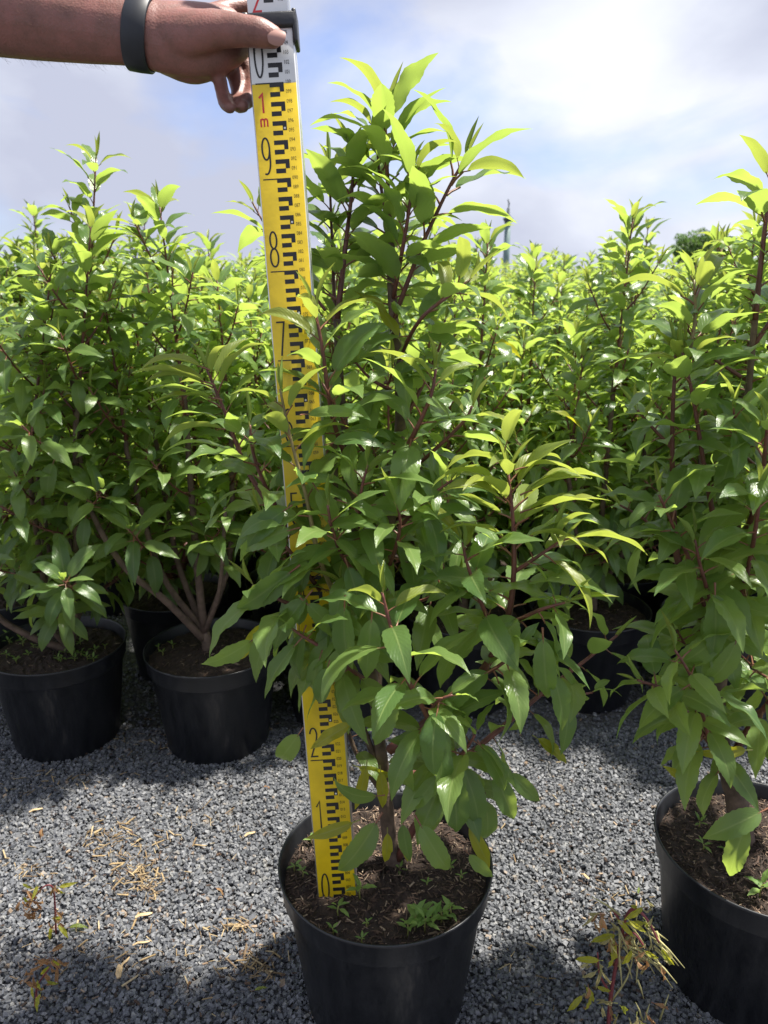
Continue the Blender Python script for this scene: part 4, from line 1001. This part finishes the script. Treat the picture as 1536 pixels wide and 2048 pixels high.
def hand_mesh():
    b = MB()
    A = lambda px, py, Z: atc(px, py, Z)
    def limb(pts, rad, n=20, seg=6):
        # pts in camera pixels + depth; rad (vertical, depth) pairs in metres
        S = spline([A(*p) for p in pts], seg)
        rs = spline([Vector((r[0], r[1], 0)) if hasattr(r, '__len__') else Vector((r, r, 0)) for r in rad], seg)
        vs = []; k = len(S); fw = d2w(0, 0, 1); upv = d2w(0, -1, 0)
        rows = []
        for i, p in enumerate(S):
            t = (S[min(i + 1, k - 1)] - S[max(i - 1, 0)]).normalized()
            s = (upv - t * upv.dot(t)); 
            if s.length < 0.3: s = (d2w(1, 0, 0) - t * d2w(1, 0, 0).dot(t))
            s.normalize(); q = t.cross(s)
            rows.append([p + s * math.cos(2 * PI * j / n) * rs[i].x + q * math.sin(2 * PI * j / n) * rs[i].y for j in range(n)])
        # round ends
        t0 = (S[0] - S[1]).normalized(); t1 = (S[-1] - S[-2]).normalized()
        def dome(row, c, t, r):
            out = []
            for a in (30, 60, 82): out.append([c + (v - c) * math.cos(R(a)) + t * r * math.sin(R(a)) for v in row])
            return out
        d1 = dome(rows[-1], S[-1], t1, min(rs[-1].x, rs[-1].y)); d0 = dome(rows[0], S[0], t0, min(rs[0].x, rs[0].y))
        rows = d0[::-1] + rows + d1
        fs = []
        for i in range(len(rows) - 1):
            for j in range(n): fs.append((i * n + j, i * n + (j + 1) % n, (i + 1) * n + (j + 1) % n, (i + 1) * n + j))
        fs.append(tuple(range(n))[::-1]); fs.append(tuple(range((len(rows) - 1) * n, len(rows) * n)))
        b.add([v for r_ in rows for v in r_], fs)
    Zs = 0.842
    # upper arm, forearm, wrist
    limb([(-760, -420, .92), (-640, -170, .89), (-520, -55, .87), (-300, -18, .86), (0, 26, .855), (150, 47, .852), (262, 62, .850), (310, 70, .850)],
         [(.056, .056), (.054, .054), (.050, .048), (.050, .046), (.045, .039), (.0405, .033), (.036, .0285), (.0355, .028)])
    # palm
    limb([(290, 68, .850), (340, 76, .852), (395, 80, .858), (440, 74, .866), (470, 66, .872)], [(.035, .027), (.039, .0265), (.041, .024), (.037, .020), (.030, .016)])
    # ball of the thumb
    limb([(330, 66, .842), (380, 66, .836), (430, 60, .833), (470, 62, .832)], [(.024, .018), (.025, .018), (.0205, .0165), (.0165, .0145)], 16)
    # thumb lying over the front face
    limb([(420, 58, .836), (462, 60, .831), (492, 62, .8280), (520, 66, .8270), (548, 75, .8285)], [(.0210, .0165), (.0185, .0150), (.0162, .0138), (.0158, .0130), (.0124, .0100)], 18)
    # lower edge of the hand
    limb([(330, 110, .862), (385, 128, .868), (432, 122, .876)], [(.020, .020), (.021, .020), (.017, .017)], 16)
    # fingers curling round behind the staff
    limb([(420, 30, .868), (462, 18, .884), (505, 14, .8960), (545, 20, .9000), (572, 30, .893)], [.0118, .0108, .0100, .0093, .0082], 14)
    limb([(425, 66, .872), (470, 62, .890), (515, 62, .9010), (552, 70, .9020), (576, 82, .894)], [.0122, .0110, .0102, .0095, .0082], 14)
    limb([(430, 100, .874), (470, 112, .896), (500, 150, .903), (504, 190, .892), (492, 204, .876)], [.0118, .0106, .0100, .0092, .0084], 14)
    limb([(415, 128, .868), (436, 150, .874), (444, 182, .874), (450, 206, .868), (460, 216, .860)], [.0100, .0086, .0080, .0076, .0066], 14)
    limb([(428, 115, .880), (462, 138, .893), (476, 178, .893), (476, 208, .882), (486, 212, .868)], [.0108, .0096, .0090, .0084, .0074], 14)
    return b
hb = hand_mesh()
tmp = link('tmp', hb.mesh('tmp', M['skin']))
rm = tmp.modifiers.new('r', 'REMESH'); rm.mode = 'VOXEL'; rm.voxel_size = 0.0026; rm.use_smooth_shade = True
sm2 = tmp.modifiers.new('s', 'SMOOTH'); sm2.factor = 0.5; sm2.iterations = 5
bpy.context.view_layer.update()
hm = bpy.data.meshes.new_from_object(tmp.evaluated_get(bpy.context.evaluated_depsgraph_get()))
bpy.data.objects.remove(tmp)
hm.materials.clear(); hm.materials.append(M['skin'])
hm.polygons.foreach_set('use_smooth', [True] * len(hm.polygons))
person = link('person', hm)
tag(person, 'bare forearm and hand with a dark wristband gripping the top of the staff', 'person')
# fine hairs on the forearm
b = MB(); hr = random.Random(2)
cand = [(v.co.copy(), v.normal.copy()) for v in hm.vertices if -0.60 < v.co.x < -0.285]
for _ in range(900):
    p, nn = hr.choice(cand); d = (nn * 0.5 + Vector((0.9, 0, -0.25)) + Vector((hr.uniform(-.5, .5), hr.uniform(-.5, .5), hr.uniform(-.5, .5)))).normalized()
    ln = hr.uniform(.005, .013); b.tube([p, p + d * ln * .5 + nn * ln * .12, p + d * ln], [.00009, .00007, .00003], 3, caps=False)
hh_ = b.build('arm_hair', simple('hair_brown', (0.16, 0.09, 0.05), 0.5), person); hh_['kind'] = 'stuff'
# thumb nail
def nail(px, py, Z, w, h, ang):
    b = MB(); n = 9; rows = []
    c = atc(px, py, Z); ax = d2w(math.cos(ang), math.sin(ang), 0); ay = d2w(math.sin(ang), -math.cos(ang), 0); az = d2w(0, 0, -1)
    vs = []; fs = []
    for i in range(n):
        u = i / (n - 1) * 2 - 1
        for j in range(n):
            v = j / (n - 1) * 2 - 1
            uu = u * math.sqrt(1 - 0.42 * v * v); vv = v * math.sqrt(1 - 0.35 * u * u)
            vs.append(c + ax * uu * h + ay * vv * w + az * (-(vv * vv) * w * 0.42 - 0.10 * uu * uu * h))
    for i in range(n - 1):
        for j in range(n - 1): fs.append((i * n + j, (i + 1) * n + j, (i + 1) * n + j + 1, i * n + j + 1))
    b.add(vs, fs); return b
nail(553, 71, 0.8168, 0.0088, 0.0098, 0.2).build('thumbnail', M['nail'], person)
# wristband
b = MB(); prof = []
p0, p1 = atc(262, 64, .850), atc(308, 71, .850)
ax = (p1 - p0).normalized(); upv = d2w(0, -1, 0); upv = (upv - ax * upv.dot(ax)).normalized(); q_ = ax.cross(upv)
rows = []; n = 40
for t, dr in ((0.0, 0.0004), (0.0, 0.0022), (0.04, 0.0032), (0.5, 0.0036), (0.96, 0.0032), (1.0, 0.0022), (1.0, 0.0004)):
    c_ = p0.lerp(p1, t)
    rows.append([c_ + upv * math.cos(2 * PI * j / n) * (0.0366 + dr) + q_ * math.sin(2 * PI * j / n) * (0.0290 + dr) for j in range(n)])
b.add([v for r_ in rows for v in r_], [(i * n + j, i * n + (j + 1) % n, (i + 1) * n + (j + 1) % n, (i + 1) * n + j) for i in range(len(rows) - 1) for j in range(n)])
b.build('wristband', M['band'], person)

# ------------------------------------------------------------------ weeds, litter and leaves on the ground
rs = random.Random(8)
def seedling(px, py, z, size, label, group=None, n=4, tall=0.02, name='weed_seedling'):
    p = atz(px, py, z); root = empty(name, p, rs.uniform(0, 6.28)); tag(root, label, 'weed', group)
    b = MB(); b.tube([(0, 0, -0.004), (0.001, 0.001, tall * 0.5), (0, 0, tall)], [0.0012, 0.001, 0.0008], 5); b.build('stalk', M['petiole_g'], root)
    for i in range(n):
        a = i * (PI / 2 if n == 4 else 2.4) + rs.uniform(-.3, .3); e = R(rs.uniform(5, 40)) + (0.5 if i >= n - 2 and n > 3 else 0)
        zz = tall * (1 - 0.14 * (n - 1 - i) * 0.6)
        d = Vector((math.cos(a) * math.cos(e), math.sin(a) * math.cos(e), math.sin(e)))
        v = rs.randrange(6); o = bpy.data.objects.new('leaf', LEAF['seed'][0][v][0]); C.objects.link(o); o.parent = root
        o.matrix_local = leaf_matrix(Vector((0, 0, zz)), d, Vector((0, 0, 1)), size * rs.uniform(0.75, 1.1))
    return root
CZ = SOIL_Z + 0.002
GW = 'small weeds in the pot with the staff'
seedling(720, 1800, CZ, 0.023, 'four-leaved weed seedling right beside the foot of the staff', GW, 5, 0.022)
seedling(677, 1832, CZ, 0.016, 'small weed seedling just in front of the foot of the staff', GW, 5, 0.016)
for k, (px, py, s) in enumerate(((830, 1858, .021), (850, 1862, .022), (868, 1856, .021), (842, 1845, .020), (882, 1846, .019), (815, 1872, .017), (900, 1838, .016))):
    seedling(px, py, CZ, s, 'pale green weed in the clump along the front rim of the measured pot', 'clump of weeds at the pot rim', 6, 0.018)
for px, py, s in ((623, 1688, .014), (590, 1742, .011), (605, 1752, .010), (735, 1855, .009), (725, 1888, .009), (665, 1868, .010), (800, 1748, .012), (855, 1775, .009), (900, 1740, .010), (922, 1760, .008)):
    seedling(px, py, CZ, s, 'tiny weed sprout scattered on the soil of the measured pot', GW, 4, 0.009)
seedling(1520, 1795, CZ, 0.024, 'weed with broad pale leaves at the front of the bushy laurel pot', None, 6, 0.02)
for px, py in ((1398, 1655), (1405, 1700), (1450, 1705)): seedling(px, py, CZ, 0.013, 'tiny weed sprout on the soil of the bushy laurel pot', 'sprouts in the bushy laurel pot', 4, 0.010)
for i in range(26):
    seedling(rs.uniform(10, 225), rs.uniform(1272, 1330), CZ, rs.uniform(.009, .016), 'low weed on the soil of the front-row pot with forked branches', 'weeds carpeting the front-row pot', 5, 0.008)
for px, py in ((318, 1300), (325, 1310), (345, 1296), (520, 1310)): seedling(px, py, CZ, 0.012, 'small weed in the pot of the front-row laurel with a leaning bare stem', 'weeds in the leaning laurel pot', 4, 0.008)

# straw litter in loose drifts
rg = np.random.default_rng(19)
cl = [(270, 1745, 60, 34, 90), (235, 1690, 70, 30, 60), (300, 1770, 50, 26, 60), (480, 1850, 30, 12, 30), (520, 1930, 45, 26, 60), (215, 1660, 60, 26, 40), (60, 1740, 60, 30, 35), (380, 1650, 90, 40, 40), (1230, 1790, 70, 60, 22), (1050, 1600, 120, 120, 26), (420, 1900, 120, 80, 50), (200, 1900, 160, 90, 45), (330, 1480, 140, 40, 50), (120, 1560, 130, 30, 45), (1050, 1950, 80, 60, 16)]
P_ = []
for cx, cy, sx, sy, n in cl:
    for _ in range(n):
        p = atz(rg.normal(cx, sx * 0.6), min(2200, max(1420, rg.normal(cy, sy * 0.6))), 0.0085); P_.append((p.x, p.y, rg.uniform(0.007, 0.0105)))
Q_ = []
for cx, cy, sx, sy, n in ((260, 1720, 200, 120, 420), (1150, 1700, 160, 160, 240), (300, 1480, 260, 50, 320), (250, 1930, 260, 110, 260), (520, 1900, 60, 80, 120), (1230, 1900, 110, 110, 120)):
    for _ in range(n):
        p = atz(rg.normal(cx, sx * 0.6), min(2200, max(1400, rg.normal(cy, sy * 0.6))), 0.0075); Q_.append((p.x, p.y, rg.uniform(0.006, 0.0095)))
o = fibres('plant_crumbs', 0, 29, size=(0.003, 0.011), pts=np.array(Q_), mat_='fibre', thick=0.45)
tag(o, 'small brown crumbs of bark and dead leaf among the gravel', 'litter', kind='stuff')
o = fibres('straw_litter', 0, 23, size=(0.006, 0.026), pts=np.array(P_), mat_='straw', thick=0.13)
tag(o, 'loose dry straw and bark litter on the gravel', 'litter', kind='stuff')
def wood_chip(px, py, ln, w, ang, label):
    p = atz(px, py, 0.010); b = MB()
    pts = [Vector((-ln / 2, 0, 0)), Vector((-ln * .2, .001, .0015)), Vector((ln * .2, -.001, .001)), Vector((ln / 2, .0005, -.001))]
    b.tube(pts, [(w * .16, w * .35), (w * .25, w * .5), (w * .22, w * .48), (w * .12, w * .2)], 6, jitter=0.2, rng=rs)
    o = b.build('wood_chip', M['chip'], smooth=False); o.location = p; o.rotation_euler = (0, 0.05, ang); tag(o, label, 'wood chip', 'wood chips on the gravel')
M['chip'] = simple('chip_wood', (0.46, 0.33, 0.18), 0.8, 0.35, 160, 0.3, 300)
wood_chip(238, 1942, 0.026, 0.010, 1.9, 'broad pale wood chip lying alone on the sunlit gravel')
wood_chip(250, 1925, 0.024, 0.004, 1.3, 'thin wood splinter touching the broad pale chip')
wood_chip(288, 1830, 0.027, 0.007, 0.45, 'tan wood chip at the edge of the straw drift')
wood_chip(283, 1886, 0.026, 0.004, 0.4, 'slender straw-coloured splinter on open gravel between straw drift and broad wood chip')
wood_chip(500, 1668, 0.022, 0.006, 0.7, 'pale wood chip on the gravel level with the staff numeral one')
wood_chip(72, 1620, 0.024, 0.006, 0.6, 'brown wood chip in the shade of the front-row pots')
wood_chip(1332, 1805, 0.016, 0.005, 0.5, 'pale chip against the side of the bushy laurel pot')
wood_chip(1170, 1752, 0.018, 0.005, 2.2, 'tan chip on the gravel between the two nearest pots')
def ground_leaf(px, py, size, cls, ang, label, tilt=0.1):
    p = atz(px, py, 0.012); o = bpy.data.objects.new('fallen_leaf', LEAF[cls][0][rs.randrange(len(LEAF[cls][0]))][0]); C.objects.link(o)
    o.matrix_world = leaf_matrix(p, Vector((math.cos(ang), math.sin(ang), tilt)), Vector((0, -0.1, 1)), size); tag(o, label, 'leaf', 'leaves fallen on the gravel')
ground_leaf(133, 1856, 0.030, 'young', 0.15, 'narrow bright green leaf fallen beside the red wilted weed')
ground_leaf(505, 1982, 0.020, 'young', 0.2, 'bright green leaf tip at the edge of the measured pot shadow', 0.3)
ground_leaf(1276, 1790, 0.014, 'young', 1.2, 'small green leaf scrap on the gravel near the bushy laurel pot', 0.4)
ground_leaf(85, 1655, 0.026, 'dead', -1.3, 'curled brown leaf in shade on the gravel')
ground_leaf(525, 1575, 0.018, 'dead', 0.4, 'dark curled leaf on the gravel close to the staff')
ground_leaf(430, 1775, 0.022, 'dead', -0.6, 'rust brown leaf on sunlit gravel between the straw drift and the measured pot')
ground_leaf(375, 1978, 0.018, 'dead', 1.6, 'pinkish dead leaf on gravel near the shadow of the measured pot')
ground_leaf(190, 1480, 0.03, 'dead', 0.3, 'dead leaf on the gravel against a front-row pot')
M['wstem'] = simple('weed_stem_red', (0.17, 0.035, 0.04), 0.5, 0.3, 60)
M['wdry'] = simple('weed_stem_dry', (0.36, 0.33, 0.14), 0.7, 0.3, 60)
def weed(name, label, base, stems, leaves, pods=()):
    root = empty(name, base); tag(root, label, 'weed')
    for pts, r0, r1, mt in stems:
        S_ = spline([at(*p) - base for p in pts], 5); k = len(S_); b = MB(); b.tube(S_, [r0 + (r1 - r0) * i / (k - 1) for i in range(k)], 6); b.build('stem', M[mt], root)
    for (px, py, Y, dx, dy, dz, sz, cls) in leaves:
        o = bpy.data.objects.new('leaf', LEAF[cls][0][rs.randrange(len(LEAF[cls][0]))][0]); C.objects.link(o); o.parent = root
        o.matrix_local = leaf_matrix(at(px, py, Y) - base, Vector((dx, dy, dz)), Vector((rs.uniform(-.5, .5), -.7, .6)), sz)
    for (px, py, Y, dx, dz, ln) in pods:
        p = at(px, py, Y) - base; d = Vector((dx, rs.uniform(-.2, .2), dz)).normalized() * ln
        b = MB(); b.tube([p, p + d * .5 + Vector((0, 0, .002)), p + d], [0.0014, 0.0012, 0.0005], 5); b.build('seed_pod', M['wdry'], root)
bs = atz(1215, 2075, 0.0); Yb = bs.y
lv = []
for px, py, n, spread, cls in ((1285, 1850, 14, 40, None), (1200, 1820, 6, 16, None), (1240, 1880, 9, 26, None), (1290, 1905, 14, 30, None), (1200, 1930, 8, 22, None), (1180, 1985, 7, 16, None), (1225, 2010, 7, 18, None), (1285, 2030, 10, 22, None), (1230, 1850, 6, 14, None)):
    for _ in range(n):
        lv.append((px + rs.gauss(0, spread * .55), py + rs.gauss(0, spread * .55), Yb - .03 + rs.uniform(-.03, .03), rs.uniform(-.8, .8), rs.uniform(-.5, .3), rs.uniform(-1, -.1), rs.uniform(.016, .034), rs.choice(['dead', 'dry', 'dry', 'dry', 'yellow', 'dead'])))
pods = [(1265 + rs.uniform(-30, 50), 1870 + rs.uniform(-25, 60), Yb - .03, rs.uniform(-.1, .9), rs.uniform(-1, -.15), rs.uniform(.025, .055)) for _ in range(34)]
pods += [(1320, 2040, Yb, .1, 1, .05), (1285, 2040, Yb, -.4, 1, .03), (1290, 2040, Yb, .2, 1, .025), (1240, 1830, Yb - .03, -.9, .75, .05), (1275, 1960, Yb, .35, -1, .03)]
weed('wilted_weed', 'tall wilting weed with red stem and pale seed pods beside the bushy laurel pot', bs,
     [([(1215, 2075, Yb), (1222, 1990, Yb), (1238, 1900, Yb - .01), (1252, 1835, Yb - .02), (1270, 1818, Yb - .03), (1295, 1840, Yb - .04), (1318, 1885, Yb - .05)], .0030, .0014, 'wstem'),
      ([(1244, 1850, Yb - .02), (1225, 1820, Yb - .02), (1205, 1805, Yb - .03)], .0018, .001, 'wstem'),
      ([(1238, 1880, Yb - .01), (1265, 1865, Yb - .03), (1290, 1895, Yb - .04)], .0018, .001, 'wstem'),
      ([(1222, 1990, Yb), (1200, 1950, Yb - .01), (1195, 1905, Yb - .02)], .0018, .001, 'wstem'),
      ([(1225, 2000, Yb), (1260, 1940, Yb - .02), (1275, 1820, Yb - .03)], .0013, .0008, 'wdry')], lv, pods)
def low_weed(px, py, label, path, heads):
    bs = atz(px, py, 0.002); Y0 = bs.y; lv = []
    for hx, hy, n, sp in heads:
        for _ in range(n): lv.append((hx + rs.gauss(0, sp * .5), hy + rs.gauss(0, sp * .5), Y0 - .01 + rs.uniform(-.012, .012), rs.uniform(-.8, .8), rs.uniform(-.5, .2), rs.uniform(-1, 0.1), rs.uniform(.014, .028), rs.choice(['dead', 'dead', 'dead', 'yellow'])))
    weed('wilted_weed', label, bs, [([(x, y, Y0 - d) for x, y, d in path], .0018, .0009, 'wstem')], lv)
low_weed(112, 1868, 'small wilted weed with a bent red stem and rust leaves on sunlit gravel', [(112, 1868, 0), (110, 1810, 0), (105, 1775, .004), (90, 1772, .008), (70, 1792, .012)], [(112, 1845, 9, 20), (110, 1775, 5, 14), (65, 1790, 10, 22), (55, 1815, 7, 20)])
low_weed(70, 2012, 'dried brown weed with a dark stem lying on the gravel', [(72, 2015, 0), (74, 1975, .0), (85, 1955, .004), (100, 1935, .008)], [(100, 1930, 8, 20), (60, 1965, 8, 26), (85, 1985, 7, 22), (105, 1915, 6, 14)])

# ------------------------------------------------------------------ far things
M['bronze'] = simple('bronze_green', (0.13, 0.20, 0.19), 0.6, 0.2, 0.3)
M['bronze_d'] = simple('bronze_dark', (0.045, 0.06, 0.065), 0.55, 0.2, 0.5)
D_ = 400.0
q = at(1014, 480, D_); top = at(1014, 398, D_).z; pxm = D_ / FPX * 1.04
root = empty('column_monument', (q.x, D_, 0)); tag(root, 'tall green column with a dark statue on top rising behind the laurels', 'monument')
z1 = at(1014, 446, D_).z; z2 = at(1014, 437, D_).z; z3 = at(1014, 430, D_).z; z4 = at(1014, 417, D_).z
b = MB(); b.lathe([(3.2, 0), (3.2, 4), (1.8, 5), (1.6, 12), (1.4, z1)], 28, close=True); b.build('shaft', M['bronze'], root)
b = MB(); b.lathe([(1.4, z1), (1.75, z1 + .1), (1.8, z2 - 1), (2.35, z2 - .6), (2.35, z2 + .2), (1.6, z2 + .4)], 28, close=True); b.build('capital', M['bronze_d'], root)
b = MB(); b.lathe([(1.3, z2 + .4), (1.35, z2 + 1.2), (.8, z3), (.7, z4), (.45, z4 + .2)], 20, close=True); b.build('pedestal', M['bronze_d'], root)
b = MB(); b.tube([(0, 0, z4), (.2, 0, z4 + 1.6), (.15, 0, z4 + 2.6), (-.1, 0, z4 + 3.5)], [.22, .34, .36, .2], 9)
b.tube([(-.1, 0, z4 + 3.4), (-.1, 0, z4 + 3.7), (-.12, 0, z4 + 4.1)], [.15, .26, .12], 9)
b.tube([(-.3, 0, z4 + 3.1), (-.5, 0, z4 + 4.0), (-.2, 0, top)], [.14, .12, .08], 7)
b.tube([(.3, 0, z4 + 3.0), (.55, 0, z4 + 2.3), (.3, -.2, z4 + 1.7)], [.14, .12, .09], 7); b.build('statue', M['bronze_d'], root)
# trees beyond the block
M['tleaf'] = leaf_mat('tree_leaf', (0.04, 0.085, 0.03), (0.07, 0.12, 0.035), (0.2, 0.36, 0.05), 0.3, 0.55)
def far_tree(px, py, D, rad, seed, label):
    rg = random.Random(seed); t = at(px, py, D); root = empty('round_tree', (t.x, D, 0)); tag(root, label, 'tree', 'trees beyond the laurel block')
    h = t.z; cz = h - rad * 0.95
    b = MB(); b.tube([(0, 0, -.05), (.03, 0, cz * .5), (0, 0, cz)], [.2, .16, .1], 9)
    cent = []
    for i in range(7):
        a = i * 2.4; e = Vector((math.cos(a) * rad * .6, math.sin(a) * rad * .6, cz + rg.uniform(-.3, .6) * rad)); cent.append(e)
        b.tube([(0, 0, cz * .7), (e.x * .5, e.y * .5, (cz * .7 + e.z) / 2 - .1), e], [.08, .05, .02], 6)
    b.build('trunk', M['bark'], root)
    V, F, UV = [], [], []
    for i in range(5200):
        while True:
            q = Vector((rg.uniform(-1, 1), rg.uniform(-1, 1), rg.uniform(-1, 1)))
            if 0.35 < q.length < 1: break
        n_ = 0.86 + 0.2 * math.sin(q.x * 5 + seed) * math.sin(q.y * 4.4) + 0.12 * math.sin(q.z * 9 + q.x * 7)
        p = Vector((q.x * rad * 1.15, q.y * rad, q.z * rad * .9)) * n_ + Vector((0, 0, cz))
        s = rg.uniform(.06, .11); M3 = Matrix.Rotation(rg.uniform(0, 6.28), 3, Vector((rg.uniform(-1, 1), rg.uniform(-1, 1), rg.uniform(-1, 1))).normalized())
        k = len(V)
        V += [tuple(p + M3 @ Vector(w) * s) for w in ((0, -1, 0), (.5, 0, .12), (0, 1, 0), (-.5, 0, .12))]; F.append((k, k + 1, k + 2, k + 3)); UV += [(.5, 0), (.8, .5), (.5, 1), (.2, .5)]
    c = MB(); c.add(V, F, 0, UV); o = c.build('crown', M['tleaf'], root, smooth=False)
far_tree(1395, 456, 42, 1.15, 4, 'dark rounded tree top showing just above the laurels')
far_tree(1440, 462, 48, 1.2, 5, 'smaller rounded tree showing low behind the laurels next to the taller one')
